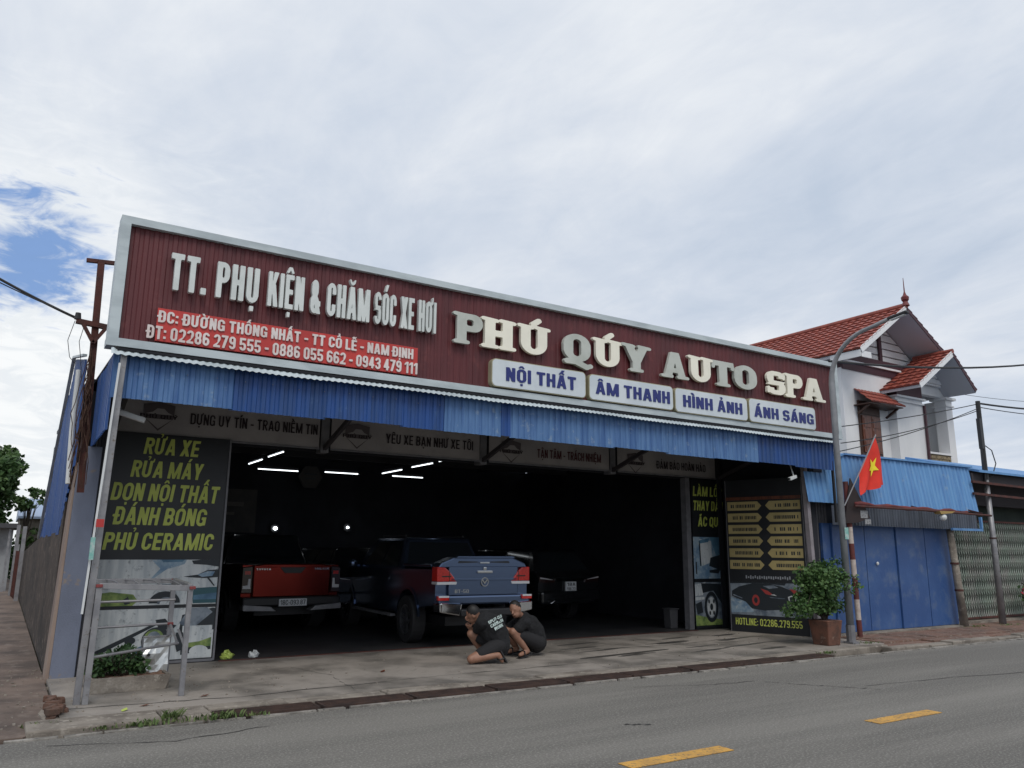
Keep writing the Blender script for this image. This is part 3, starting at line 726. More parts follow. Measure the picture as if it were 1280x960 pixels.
letters("ĐC: ĐƯỜNG THỐNG NHẤT - TT CỔ LỄ - NAM ĐỊNH",'wide',adb,1.17,4.27,3.985,.135,YF-.004,pinkW,.018,26)
letters("ĐT: 02286 279 555 - 0886 055 662 - 0943 479 111",'wide',adb,1.07,4.335,3.79,.150,YF-.004,pinkW,.018,26)
for i,(ch,xa,xb,mt) in enumerate((('P',4.83,5.30,letG),('H',5.27,5.85,letC),('Ú',5.87,6.45,letC),('Q',6.68,7.23,letG),('Ú',7.23,7.82,letC),('Y',7.79,8.41,letG),('A',8.62,9.24,letG),('U',9.22,9.80,letC),('T',9.77,10.32,letG),('O',10.31,10.88,letG),('S',11.15,11.65,letC),('P',11.62,12.12,letC),('A',12.11,12.78,letC))):
    base=glyph_mesh(ch,'cooper',48,1.0); key=(id(base),mt.name)
    if key not in _LM: me=base.copy(); me.name='letter'; me.materials.append(mt); _LM[key]=me
    xs=[v.co.x for v in base.vertices]; sx=(xb-xa)/(max(xs)-min(xs))
    ob=bpy.data.objects.new('letter',_LM[key]); C.objects.link(ob); ob.parent=sign
    ob.location=(xa-min(xs)*sx-6.95,0,4.315-3.65); ob.scale=(sx,.050+.007*(i%2),.415)
for a,b,c,d,t,tx0,tx1 in ((5.45,7.09,3.765,4.165,"NỘI THẤT",5.68,6.90),(7.15,8.86,3.76,4.155,"ÂM THANH",7.27,8.78),(8.90,10.60,3.75,4.15,"HÌNH ẢNH",9.07,10.46),(10.64,12.43,3.75,4.17,"ÁNH SÁNG",10.76,12.36)):
    def rrp(x0,x1,z0,z1,r):
        P=[]
        for (cx,cz,a0) in ((x1-r,z1-r,0),(x0+r,z1-r,90),(x0+r,z0+r,180),(x1-r,z0+r,270)):
            for k in range(6): a_=math.radians(a0+18*k); P.append((cx+r*math.cos(a_),cz+r*math.sin(a_)))
        return P
    g=G(); g.prism(rrp(a,b,c,d,.07),'y',YF-.05,YF+.045); sb=g.build('service_board',letE,sign)
    g=G(); g.prism(rrp(a+.012,b-.012,c+.012,d-.012,.062),'y',YF-.056,YF-.049); g.build('board_face',boardW,sb)
    letters(t,'wide',sb,tx0,tx1,c+.10,.195,YF-.057,navy,.008,30)
# ================================================================ banners over the bay
def emblem(x,z,s,parent,y):
    g=G(); g.prism([(x-.20*s,z+.16*s),(x,z+.20*s),(x+.20*s,z+.16*s),(x+.19*s,z-.02*s),(x,z-.2*s),(x-.19*s,z-.02*s)],'y',y-.006,y-.003)
    e=g.build('emblem',M('emblem_ink',(.10,.085,.09),None,rough=.8),parent)
    g=G(); g.prism([(x-.17*s,z+.03*s),(x-.08*s,z+.06*s),(x-.03*s,z+.11*s),(x+.06*s,z+.11*s),(x+.11*s,z+.06*s),(x+.18*s,z+.03*s)],'y',y-.008,y-.0065); g.prism([(x-.17*s,z-.035*s),(x+.17*s,z-.035*s),(x,z-.17*s)],'y',y-.0078,y-.0065); g.build('emblem_shape',bannerm,e)
    if s>.9: letters("PHÚ QUÝ",'print',e,x-.24*s,x+.24*s,z-.03*s,.055*s,y-.008,bannert,.002,20,each=False,name='lettering')
yb=11.64
for (x0,x1,tx0,tx1,zt,txt,col,ex,lab) in ((1.10,3.90,2.03,3.86,3.235,"DỰNG UY TÍN - TRAO NIỀM TIN",bannert,1.62,'grey banner under the canopy reading about prestige and trust, leftmost of four'),
    (4.08,6.72,4.98,6.58,3.20,"YÊU XE BẠN NHƯ XE TÔI",bannert,4.50,'grey banner reading about loving your car, second from the left'),
    (6.90,9.56,7.9,9.35,3.17,"TẬN TÂM - TRÁCH NHIỆM",bannerr,7.35,'dim banner with dark red words TẬN TÂM - TRÁCH NHIỆM'),
    (9.76,12.4,10.75,12.1,3.15,"ĐẢM BẢO HOÀN HẢO",bannert,10.2,'darkest short banner at the right end above the narrow board')):
    t=thing('banner',lab,'banner',(x0,yb,3.05),group='slogan banners hung under the canopy')
    g=G(); n=14; V=[]
    for k in range(n+1):
        xx=x0+(x1-x0)*k/n; dy=.012*math.sin(k*1.9); V+=[(xx,yb+dy*.4,3.045+.006*math.sin(k)),(xx,yb+dy,3.60)]
    g.add(V,[(2*j,2*j+2,2*j+3,2*j+1) for j in range(n)]); g.build('cloth',bannerm,t,fix=False)
    letters(txt,'print',t,tx0,tx1,zt,.155,yb-.012,col,.003,26,each=False,name='lettering')
    emblem(ex,zt+.07,1.0,t,yb-.01)
    g=G(); g.box(x0,x1,yb-.015,yb-.0,3.02,3.045); g.build('batten',galvd,t)
# ================================================================ left poster board
YB=11.62
lb=thing('service_signboard','tall black signboard with yellow green wash services and car wash pictures','signboard',(1.8,YB,0.05))
g=G(); g.box(1.04,2.60,YB,YB+.03,.06,3.06); g.build('panel',boardD,lb)
g=G(); g.box(1.035,1.06,YB-.015,YB+.02,.06,3.06); g.box(2.585,2.61,YB-.015,YB+.02,.06,3.06); g.box(1.06,2.585,YB-.015,YB+.02,.055,.085); g.build('frame',galvd,lb)
for txt,a,b,z,h in (("RỬA XE",1.47,2.17,2.78,.225),("RỬA MÁY",1.34,2.24,2.465,.225),("DỌN NỘI THẤT",1.13,2.48,2.15,.235),("ĐÁNH BÓNG",1.19,2.34,1.835,.235),("PHỦ CERAMIC",1.10,2.46,1.51,.225)):
    letters(txt,'fat',lb,a,b,z,h,YB-.001,yg,.003,28,each=False,name='lettering',slope=.12)
def pic(parent,name,x0,x1,z0,z1,y,base,shapes):
    g=G(); g.box(x0,x1,y-.003,y,z0,z1); p=g.build(name,base,parent)
    for i,(mt,P) in enumerate(shapes):
        def inside(q): return (min(max(q[0],0),1),min(max(q[1],0),1))
        PP=[inside(q) for q in P]; g=G(); yy=y-.0035-.0006*(i+1)
        T=tessellate_polygon([[Vector((q[0],q[1],0)) for q in PP]]); V=[(x0+q[0]*(x1-x0),yy,z0+q[1]*(z1-z0)) for q in PP]
        F=[]
        for t in T:
            a,b,c=[PP[j] for j in t]; F.append(tuple(t) if (b[0]-a[0])*(c[1]-a[1])-(b[1]-a[1])*(c[0]-a[0])>0 else (t[0],t[2],t[1]))
        g.add(V,F); g.build('print_shape',mt,p,fix=False)
    return p
def circ(cx,cy,rx,ry,n=20,a0=0,a1=360): return [(cx+rx*math.cos(math.radians(a0+(a1-a0)*i/n)),cy+ry*math.sin(math.radians(a0+(a1-a0)*i/n))) for i in range(n+(0 if a1-a0==360 else 1))]
pic(lb,'picture',1.08,2.57,.80,1.385,YB-.001,pW,[
 (pSky,[(.42,1),(.72,1),(.70,.9),(.55,.78),(.47,.62),(.40,.5),(.5,.8)]),(pBlue,[(.5,1),(.7,1),(.68,.95),(.52,.94)]),
 (pDark,[(.76,.98),(.84,1),(1,1),(1,.84),(.9,.88),(.78,.90)]),(pDark,[(.70,.62),(.82,.66),(.9,.76),(1,.78),(1,.60),(.88,.58),(.76,.60)]),
 (pSky,[(.82,.66),(.91,.74),(.97,.73),(.95,.63),(.86,.61)]),(pDark,[(.90,.60),(.97,.40),(.98,.41),(.92,.60)]),
 (pTeal,[(.80,.36),(1,.38),(1,.02),(.80,.02),(.79,.2)]),(pBlue,[(.8,.2),(1,.25),(1,.1),(.8,.1)]),
 (pGreen,[(0,.26),(.12,.30),(.30,.24),(.34,.10),(.3,.0),(0,.0)]),(pDark,circ(.56,.04,.13,.26,16,0,180)),(pGrey,circ(.57,.02,.07,.15,14,0,180)),(pW,circ(.57,.02,.05,.10,14,0,180)),
 (pDark,[(.24,.02),(.22,.12),(.26,.2),(.28,.05)]),(pGrey,[(0,.44),(.62,.46),(.62,.40),(.3,.40),(0,.36)])])
pic(lb,'picture',1.08,2.57,.10,.755,YB-.001,pW,[
 (pDark,[(.98,.99),(1,.98),(1,.55),(.7,.5),(.72,.86)]),(pGrey,[(.78,.99),(.93,1),(.98,.9),(.80,.55),(.7,.7)]),
 (pDark,[(.0,.18),(.52,.74),(.55,.76),(.54,.71),(.06,.14)]),(pDark,[(.5,.78),(.58,.80),(.62,.70),(.68,.66),(.64,.56),(.53,.62)]),
 (pTeal,[(.30,.10),(.58,.36),(.62,.0),(.30,.0)]),(pDark,circ(.52,.38,.12,.26,20)),(pGreen,circ(.50,.40,.085,.20,20)),(pGrey,circ(.50,.41,.06,.15,20)),(pDark,circ(.31,.40,.045,.07,14)),
 (pBlue,[(.34,.22),(.46,.35),(.44,.12),(.34,.06)]),(pDark,[(.68,.52),(.74,.52),(.76,.2),(.70,.14),(.68,.3)])])
pic(lb,'picture',2.17,2.55,.11,.52,YB-.006,pW,[(pGreen,[(0,.45),(0,.30),(1,.33),(1,.62),(.6,.5)]),(pDark,[(0,.32),(1,.34),(1,.24),(0,.10)]),(pW,circ(.6,.2,.32,.18,16))])
# ================================================================ right narrow board and price panel
nb=thing('service_signboard','narrow black signboard with cut off yellow words beside the right column','signboard',(12.1,YB,0.05))
g=G(); g.box(11.74,12.655,YB+.06,YB+.09,.06,3.0); g.build('panel',boardD,nb)
for txt,a,b,z in (("LÀM LỐP",11.76,12.60,2.66),("THAY DẦU",11.75,12.60,2.37),("ẮC QUY",11.87,12.58,2.05)):
    letters(txt,'fat',nb,a*1.0,b,z,.20,YB+.059,yg,.003,26,each=False,name='lettering',slope=.1)
pic(nb,'picture',11.72,12.56,1.02,1.84,YB+.058,pSky,[(pW,[(.2,.95),(.6,.9),(.62,.4),(.25,.3)]),(pDark,[(.55,.5),(1,.6),(1,.15),(.7,.25),(.5,.3)]),(pBlue,[(.55,1),(1,1),(1,.6),(.75,.55)]),(pDark,[(.18,.9),(.22,.9),(.24,.3),(.2,.3)]),(pBlue,[(.2,.92),(.55,.98),(.5,.88),(.2,.84)]),(pDark,[(.05,.4),(.09,.4),(.09,.1),(.05,.12)]),(pDark,[(.5,.2),(.9,.24),(.8,.12),(.5,.14)])])
pic(nb,'picture',11.72,12.56,.12,.95,YB+.058,pGrey,[(pW,[(0,.95),(.35,1),(.25,.7),(0,.68)]),(pDark,[(.2,.98),(.9,.95),(1,.8),(.95,.4),(.6,.8),(.25,.75)]),(pW,[(0,.66),(.3,.66),(.3,.6),(0,.58)]),(pDark,[(0,.5),(.2,.56),(.24,.3),(.05,.26)]),(pGreen,[(0,.25),(.3,.2),(1,.1),(1,0),(0,0)]),(pDark,circ(.52,.42,.23,.36)),(pGrey,circ(.52,.42,.16,.26)),(pW,circ(.52,.42,.14,.23)),(pDark,circ(.52,.42,.05,.08)),(pDark,circ(.44,.55,.03,.05)),(pDark,circ(.6,.55,.03,.05)),(pDark,circ(.46,.28,.03,.05)),(pDark,circ(.59,.28,.03,.05))])
# price panel: built square in its own frame, x along the panel, facing -y, then turned
PL=1.55
pp=thing('price_board','dark board with twelve gold arrow labels above a black and red sports car picture','price board',(12.16,11.18,0.05),-math.atan2(1.36,.42))
def L3(g,name,mat,par=None,**k): return g.build(name,mat,par or pp,world=False,**k)
g=G(); g.box(0,PL,0,.03,0,2.90); L3(g,'panel',boardD)
g=G(); g.box(0,.012,-.006,.0,0,2.9); L3(g,'frame',galvd)
g=G(); g.box(PL-.015,PL,-.012,.0,0,2.9); L3(g,'frame',galvd)
g=G(); g.box(.02,PL-.03,-.03,0,2.50,2.56); L3(g,'batten',wood)
rt=random.Random(8)
for r in range(6):
    z=2.30-.225*r
    for s in (0,1):
        if s==0: P=[(.04,z),(.66,z),(.74,z+.085),(.66,z+.17),(.04,z+.17)]
        else: P=[(1.50,z),(.90,z),(.82,z+.085),(.90,z+.17),(1.50,z+.17)]
        g=G(); g.prism(P,'y',-.008,-.001); a=L3(g,'arrow_label',goldm)
        g=G(); x=.10+rt.uniform(0,.05) if s==0 else .98
        xe=.62 if s==0 else 1.44
        while x<xe:
            w=rt.uniform(.012,.03)
            if rt.random()<.82:
                g.box(x,x+w,-.0105,-.009,z+.05,z+.115)
            x+=w+.012
        L3(g,'lettering',pDark,a)
g=G()
for k in range(20): g.box(.35+k*.045,.375+k*.045,-.004,-.002,1.00+.01*math.sin(k*2),1.05+.01*math.cos(k*3))
L3(g,'lettering',M('print_silver',(.3,.32,.35),None,rough=.5))
def L3pic(shapes,x0,x1,z0,z1,base):
    g=G(); g.box(x0,x1,-.004,-.001,z0,z1); p=L3(g,'car_picture',base)
    for i,(mt,P) in enumerate(shapes):
        g=G(); yy=-.0045-.0006*(i+1); PP=P; T=tessellate_polygon([[Vector((q[0],q[1],0)) for q in PP]])
        F=[]
        for t in T:
            a,b,c=[PP[j] for j in t]; F.append(tuple(t) if (b[0]-a[0])*(c[1]-a[1])-(b[1]-a[1])*(c[0]-a[0])>0 else (t[0],t[2],t[1]))
        g.add([(x0+q[0]*(x1-x0),yy,z0+q[1]*(z1-z0)) for q in PP],F); g.build('print_shape',mt,p,world=False,fix=False)
L3pic([(pDark,[(0,.95),(.45,.98),(.72,.93),(.74,1),(0,1)]),(pSky,[(.0,.52),(.3,.35),(.3,.1),(.0,.05)]),(pDark,[(.02,.72),(.12,.86),(.3,.97),(.5,.98),(.68,.9),(.85,.74),(.97,.62),(.98,.40),(.93,.3),(.8,.24),(.45,.16),(.28,.20),(.2,.40),(.02,.56)]),
 (pRed,[(.41,.82),(.5,.76),(.56,.66),(.53,.63),(.47,.66)]),(pRed,[(.78,.84),(.86,.80),(.94,.66),(.9,.60),(.84,.68)]),(pGrey,[(.44,.9),(.58,.93),(.64,.86),(.52,.82)]),
 (pW,[(.53,.64),(.62,.61),(.58,.66)]),(pW,[(.89,.60),(.96,.60),(.94,.64)]),(pGrey,[(.52,.57),(.72,.55),(.7,.53),(.53,.55)]),(pRed,circ(.34,.46,.05,.17,14)),(pDark,circ(.34,.46,.025,.09,10)),
 (pW,[(.755,.60),(.80,.64),(.86,.60),(.85,.30),(.78,.30)]),(pDark,[(.775,.58),(.80,.61),(.845,.58),(.838,.33),(.792,.33)]),(pGrey,[(.04,.62),(.16,.52),(.16,.49),(.04,.58)])],.02,1.53,.32,.93,pGrey)
lo,wd=layout("Hotline: 02286.279.555".upper(),'print')
g=G()
for ch,x in lo:
    me=glyph_mesh(ch,'print',24,.001); g.add([(.10+(x+v.co.x)*1.3/wd,-.004,.13+.13*v.co.z) for v in me.vertices],[tuple(p.vertices) for p in me.polygons])
g.build('lettering',yg,pp,world=False,fix=False)
# ================================================================ vehicles (local frame: tail at y=0, front towards +y)
def wheel(x,y,side,parent,R=.375,w=.25):
    g=G(); g.ring((x,y,R),R*.62,R,-w/2,w/2,28); ty=g.build('tyre',black,parent,world=False,bevel=.02)
    g=G(); s=side; g.ring((x,y,R),R*.56,R*.64,-w*.45,w*.45,28)
    g.ring((x,y,R),.0,.05,s*w*.30-.02,s*w*.30+.02,12)
    for k in range(6):
        a=2*math.pi*k/6+.3; g.bar((x+s*w*.30,y+math.cos(a)*.04,R+math.sin(a)*.04),(x+s*w*.36,y+math.cos(a)*R*.6,R+math.sin(a)*R*.6),.045,.035,up=(1,0,0))
    g.build('rim',alu,parent,world=False)
    g=G(); g.ring((x,y,R),0,R*.56,-s*.02-.01,-s*.02+.01,20); g.build('brake_disc',blackp,parent,world=False)
def arc(cy,cz,r,a0,a1,n=9): return [(cy+r*math.cos(math.radians(a0+(a1-a0)*i/n)),cz+r*math.sin(math.radians(a0+(a1-a0)*i/n))) for i in range(n+1)]
def loft(g,b,t):
    """b,t: (x half, y0, y1, z) rectangles"""
    V=[]
    for (x,y0,y1,z) in (b,t): V+=[(-x,y0,z),(x,y0,z),(x,y1,z),(-x,y1,z)]
    return g.add(V,[(3,2,1,0),(4,5,6,7),(0,1,5,4),(1,2,6,5),(2,3,7,6),(3,0,4,7)])
def quad(name,P,mat,parent):
    g=G(); g.add(P,[(0,1,2,3)]); return g.build(name,mat,parent,world=False,fix=False)
def cabwindows(b,t,parent,inset=.10):
    (xb,yb0,yb1,zb),(xt,yt0,yt1,zt)=b,t
    def lerp(a,c,f): return a+(c-a)*f
    def face(p00,p10,p11,p01,nrm,u0,u1,v0,v1,name):
        p=[Vector(q) for q in (p00,p10,p11,p01)]; nrm=Vector(nrm)*.006
        def at(u,v): return (p[0].lerp(p[1],u)).lerp(p[3].lerp(p[2],u),v)+nrm
        quad(name,[at(u0,v0),at(u1,v0),at(u1,v1),at(u0,v1)],glassd,parent)
    face((-xb,yb0,zb),(xb,yb0,zb),(xt,yt0,zt),(-xt,yt0,zt),(0,-1,.1),.06,.94,.12,.86,'rear_window')
    face((xb,yb1,zb),(-xb,yb1,zb),(-xt,yt1,zt),(xt,yt1,zt),(0,.7,.5),.05,.95,.06,.92,'windscreen')
    for s in (-1,1):
        for (u0,u1) in ((.08,.40),(.43,.80)):
            if s<0: face((s*xb,yb1,zb),(s*xb,yb0,zb),(s*xt,yt0,zt),(s*xt,yt1,zt),(s,0,.3),1-u1,1-u0,.12,.88,'side_window')
            else: face((s*xb,yb0,zb),(s*xb,yb1,zb),(s*xt,yt1,zt),(s*xt,yt0,zt),(s,0,.3),u0,u1,.12,.88,'side_window')
def pickup(label,loc,rz,paint,blue):
    t=thing('pickup_truck',label,'pickup truck',loc,rz); hw=.875
    P=[(.03,.66),(.62,.60)]+arc(1.15,.40,.46,158,22)+[(1.72,.46),(3.78,.46)]+arc(4.35,.40,.46,172,8)+[(5.2,.48),(5.32,.66),(5.30,.92),(5.15,1.05),(4.15,1.16),(1.55,1.17),(.03,1.20)]
    g=G(); g.prism(P,'x',-hw,hw); g.build('body',paint,t,world=False,bevel=.045,seg=3)
    b=(.84,1.56,4.12,1.15); tp=(.66,1.80,3.25,1.76 if not blue else 1.70)
    g=G(); loft(g,b,tp); cb=g.build('cab',paint if blue else paintK,t,world=False,bevel=.05,seg=3); cabwindows(b,tp,t)  # red pickup's cab is coloured black to imitate the shade of the bay
    for s in (-1,1):
        for y in (1.15,4.35): wheel(s*.80,y,s,thing_part('wheel',t))
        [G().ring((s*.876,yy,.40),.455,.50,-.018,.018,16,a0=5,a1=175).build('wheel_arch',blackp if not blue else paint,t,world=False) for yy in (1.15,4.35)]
        g=G(); g.ell((s*1.0,3.72,1.22),(.10,.07,.09),12,8); g.bar((s*.86,3.74,1.18),(s*.96,3.73,1.19),.05,.04); g.build('mirror',paint,t,world=False)
        g=G(); g.bar((s*.90,1.75,.40),(s*.90,3.75,.40),.10,.04,up=(0,0,1)); g.build('side_step',galv,t,world=False)
        g=G(); g.box(s*.876-.006,s*.876+.006,3.0,3.18,.98,1.01); g.box(s*.876-.006,s*.876+.006,2.05,2.23,.98,1.01); g.build('door_handle',chrome,t,world=False)
        g=G(); g.box(s*.60-.18,s*.60+.18,5.25,5.33,.80,.95); g.build('headlight',lampclr,t,world=False)
    g=G(); g.box(-.42,.42,5.28,5.335,.62,.92); g.build('grille',blackp,t,world=False)
    g=G(); g.box(-.86,.86,5.22,5.42,.40,.62); g.build('front_bumper',blackp,t,world=False,bevel=.03)
    g=G(); g.box(-.55,.55,.3,5.0,.32,.46); g.build('chassis',blackp,t,world=False)
    if blue:
        g=G(); g.prism([(-.665,.80),(.665,.80),(.665,1.24),(-.665,1.24)],'y',-.035,.02); tg=g.build('tailgate',paint,t,world=False,bevel=.02,seg=2)
        g=G(); g.prism([(-.62,1.02),(.62,1.02),(.64,1.06),(-.64,1.06)],'y',-.05,-.036); g.build('crease',paint,tg,world=False,bevel=.006)
        g=G(); g.prism([(-.86,1.215),(.86,1.215),(.80,1.29),(.55,1.385),(-.55,1.385),(-.80,1.29)],'y',-.02,.30); g.prism([(-.84,1.215),(.84,1.215),(.84,1.27),(-.84,1.27)],'y',.30,1.52); sp=g.build('bed_cover',paint,t,world=False,bevel=.02,seg=2)
        g=G(); g.prism([(-.56,1.372),(.56,1.372),(.53,1.40),(-.53,1.40)],'y',-.10,.06); g.build('spoiler_lip',paint,sp,world=False,bevel=.006)
        [G().prism([(s*.50,1.29),(s*.12,1.30),(s*.12,1.315),(s*.47,1.325)],'y',-.028,-.019).build('recess',blackp,sp,world=False) for s in (-1,1)]
        g=G(); g.box(-.09,.09,-.05,-.02,1.285,1.31); g.build('lid_lock',chrome,sp,world=False,bevel=.004)
        g=G(); g.box(-.145,.145,-.065,-.034,1.135,1.175); g.box(-.03,.03,-.06,-.034,1.18,1.23); g.build('handle',chrome,tg,world=False,bevel=.008)
        g=G(); g.ring((0,-.045,1.00),.058,.072,-.012,.004,24,axis='y'); g.add([(x,-.052,z) for x,z in ((-.055,1.03),(-.03,1.035),(0,.995),(.03,1.035),(.055,1.03),(.0,.965))],[(0,1,2,5),(2,3,4,5)]); g.build('emblem',chrome,tg,world=False)
        g=G()
        lo,wd=layout("BT-50",'print')
        for ch,x in lo:
            me=glyph_mesh(ch,'print',20,.001); g.add([(-.55+(x+v.co.x)*.26/wd,-.037,.835+.055*v.co.z) for v in me.vertices],[tuple(p.vertices) for p in me.polygons])
        g.build('lettering',chrome,tg,world=False,fix=False)
        for s in (-1,1):
            g=G(); g.prism([(s*.885,1.01),(s*.52,1.01),(s*.56,1.06),(s*.66,1.17),(s*.74,1.225),(s*.885,1.235)],'y',-.05,.16); tl=g.build('tail_lamp',lampred,t,world=False,bevel=.015)
            g=G(); g.prism([(s*.888,.965),(s*.53,.965),(s*.515,1.008),(s*.888,1.008)],'y',-.052,.16); g.build('reversing_lens',lampclr,tl,world=False,bevel=.01)
            g=G(); g.prism([(s*.665,1.01),(s*.655,1.01),(s*.655,1.16),(s*.665,1.17)],'y',-.053,-.049); g.prism([(s*.80,1.08),(s*.62,1.08),(s*.64,1.10),(s*.80,1.10)],'y',-.054,-.049); g.build('lens_divider',lampdk,tl,world=False)
            g=G(); g.box(s*.79-.10,s*.79+.10,-.125,-.05,.73,.80); g.build('reflector',lampred,t,world=False,bevel=.01)
            g=G(); g.box(s*.79-.09,s*.79+.09,-.13,-.06,.775,.802); g.build('reflector_strip',lampclr,t,world=False)
            g=G(); g.prism([(s*.88,.56),(s*.50,.50),(s*.46,.68),(s*.88,.70)],'y',-.17,.10); g.build('bumper_corner',chrome,t,world=False,bevel=.03,seg=3)
        g=G(); g.box(-.87,.87,-.09,.04,.66,.80); g.build('rear_panel',paint,t,world=False,bevel=.03)
        g=G(); g.box(-.50,.50,-.20,.06,.49,.60); g.build('step_bumper',blackp,t,world=False,bevel=.02)
        [G().bar((x,1.95,1.735),(x,3.1,1.735),.03,.03).build('roof_rail',blackp,t,world=False) for x in (-.60,.60)]
    else:
        g=G(); g.prism([(-.70,.66),(.70,.66),(.705,1.20),(.50,1.225),(-.50,1.225),(-.705,1.20)],'y',-.04,.02); tg=g.build('tailgate',paint,t,world=False,bevel=.02,seg=2)
        g=G(); g.prism([(-.24,1.165),(.24,1.165),(.15,1.06),(-.15,1.06)],'y',-.046,-.02); g.build('handle',blackp,tg,world=False,bevel=.006)
        [G().prism([(s*.69,1.14),(s*.25,1.165),(s*.69,1.195)],'y',-.05,-.039).build('crease',paint,tg,world=False,bevel=.004) for s in (-1,1)]
        g=G()
        for txt,x0,w,z,h in (("TOYOTA",-.66,.26,1.115,.032),("HILUX",.40,.27,1.12,.036)):
            lo,wd=layout(txt,'print')
            for ch,x in lo:
                me=glyph_mesh(ch,'print',20,.001); g.add([(x0+(x+v.co.x)*w/wd,-.0515,z+h*v.co.z) for v in me.vertices],[tuple(p.vertices) for p in me.polygons])
        g.build('lettering',chrome,tg,world=False,fix=False)
        for s in (-1,1):
            g=G(); g.prism([(s*.89,.72),(s*.715,.72),(s*.715,1.19),(s*.89,1.17)],'y',-.045,.18); tl=g.build('tail_lamp',lampdk,t,world=False,bevel=.015)
            g=G(); g.prism([(s*.87,.80),(s*.74,.80),(s*.745,.97),(s*.78,.97),(s*.79,.86),(s*.87,.85)],'y',-.05,-.044); g.build('reversing_lens',lampclr,tl,world=False)
            g=G(); g.box(s*.80-.05,s*.80+.05,-.05,-.044,1.04,1.10); g.build('brake_lens',lampred,tl,world=False)
            g=G(); g.prism([(s*.88,.44),(s*.30,.42),(s*.40,.50),(s*.88,.54)],'y',-.19,.06); g.build('bumper_corner',galv,t,world=False,bevel=.015)
        g=G(); g.box(-.88,.88,-.13,.05,.50,.66); g.build('bumper',blackp,t,world=False,bevel=.03)
        g=G(); g.box(-.82,.82,.05,1.5,1.08,1.10) if False else g.box(-.80,.80,.03,1.5,1.205,1.212); g.build('bed_liner',blackp,t,world=False)
        g=G(); g.prism([(-.25,.50),(.25,.50),(.25,.625),(-.25,.625)],'y',-.145,-.131); pl=g.build('number_plate',platem,t,world=False,bevel=.004)
        lo,wd=layout("18C-093.87",'print'); g=G()
        for ch,x in lo:
            me=glyph_mesh(ch,'print',24,.001); g.add([(-.225+(x+v.co.x)*.45/wd,-.147,.52+.085*v.co.z) for v in me.vertices],[tuple(p.vertices) for p in me.polygons])
        g.build('lettering',pDark,pl,world=False,fix=False)
    return t
def thing_part(name,parent):
    o=bpy.data.objects.new(name,None); C.objects.link(o); o.parent=parent; o.empty_display_size=.1; return o
bt=pickup('blue pickup truck with covered bed and red tail lamps, the two men crouching behind it',(6.56,11.18,.05),math.radians(-2.5),paintB,True); bt.scale=(.94,.97,1)
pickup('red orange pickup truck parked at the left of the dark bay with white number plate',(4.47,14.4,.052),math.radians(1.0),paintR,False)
def suv(label,loc,rz,plate=None):
    t=thing('parked_car',label,'car',loc,rz); hw=.88
    P=[(.0,.50),(.5,.40)]+arc(.95,.36,.40,165,15)+[(1.5,.34),(3.1,.34)]+arc(3.55,.36,.40,172,8)+[(4.2,.36),(4.42,.55),(4.38,.80),(4.1,.92),(3.3,1.02),(.10,1.05),(-.02,.95)]
    g=G(); g.prism(P,'x',-hw,hw); g.build('body',paintK,t,world=False,bevel=.06,seg=3)
    b=(.83,.10,3.25,1.03); tp=(.60,.42,2.35,1.52); g=G(); loft(g,b,tp); g.build('cab',paintK,t,world=False,bevel=.06,seg=3); cabwindows(b,tp,t)
    for s in (-1,1):
        for y in (.95,3.55): wheel(s*.79,y,s,thing_part('wheel',t),.33,.22)
        g=G(); g.prism([(s*.87,.86),(s*.42,.84),(s*.44,.90),(s*.87,.98)],'y',-.04,.1); tl=g.build('tail_lamp',lampdk,t,world=False,bevel=.01)
        g=G(); g.prism([(s*.85,.93),(s*.50,.90),(s*.50,.905),(s*.85,.96)],'y',-.045,-.04); g.build('lens_strip',lampclr,tl,world=False)
        g=G(); g.ell((s*.98,2.95,1.05),(.10,.06,.07),10,7); g.build('mirror',paintK,t,world=False)
        g=G(); g.box(s*.62-.14,s*.62+.14,4.30,4.44,.66,.78); g.build('headlight',lampclr,t,world=False)
    g=G(); g.box(-.86,.86,-.10,.08,.42,.68); bm_=g.build('bumper',paintK,t,world=False,bevel=.05,seg=3)
    g=G(); g.tube([(-.62,-.105,.44),(-.5,-.11,.50),(.5,-.11,.50),(.62,-.105,.44)],.014,8); g.build('chrome_trim',chrome,bm_,world=False)
    g=G(); g.box(-.42,.42,-.05,-.01,.885,.915); g.build('tailgate_trim',chrome,t,world=False)
    if plate:
        g=G(); g.box(-.15,.15,-.07,-.03,.66,.86); pl=g.build('number_plate',platem,t,world=False,bevel=.004)
        g=G()
        for r,z in ((plate[0],.775),(plate[1],.68)):
            lo,wd=layout(r,'print')
            for ch,x in lo:
                me=glyph_mesh(ch,'print',24,.001); g.add([(-.12+(x+v.co.x)*.24/wd,-.072,z+.065*v.co.z) for v in me.vertices],[tuple(p.vertices) for p in me.polygons])
        g.build('lettering',pDark,pl,world=False,fix=False)
    return t
suv('black car deep in shadow right of the blue pickup, square white plate',(10.15,13.75,.052),math.radians(8),("18A","118.23"))
suv('black car barely visible between the red and the blue pickup',(6.35,15.2,.052),math.radians(2),None)
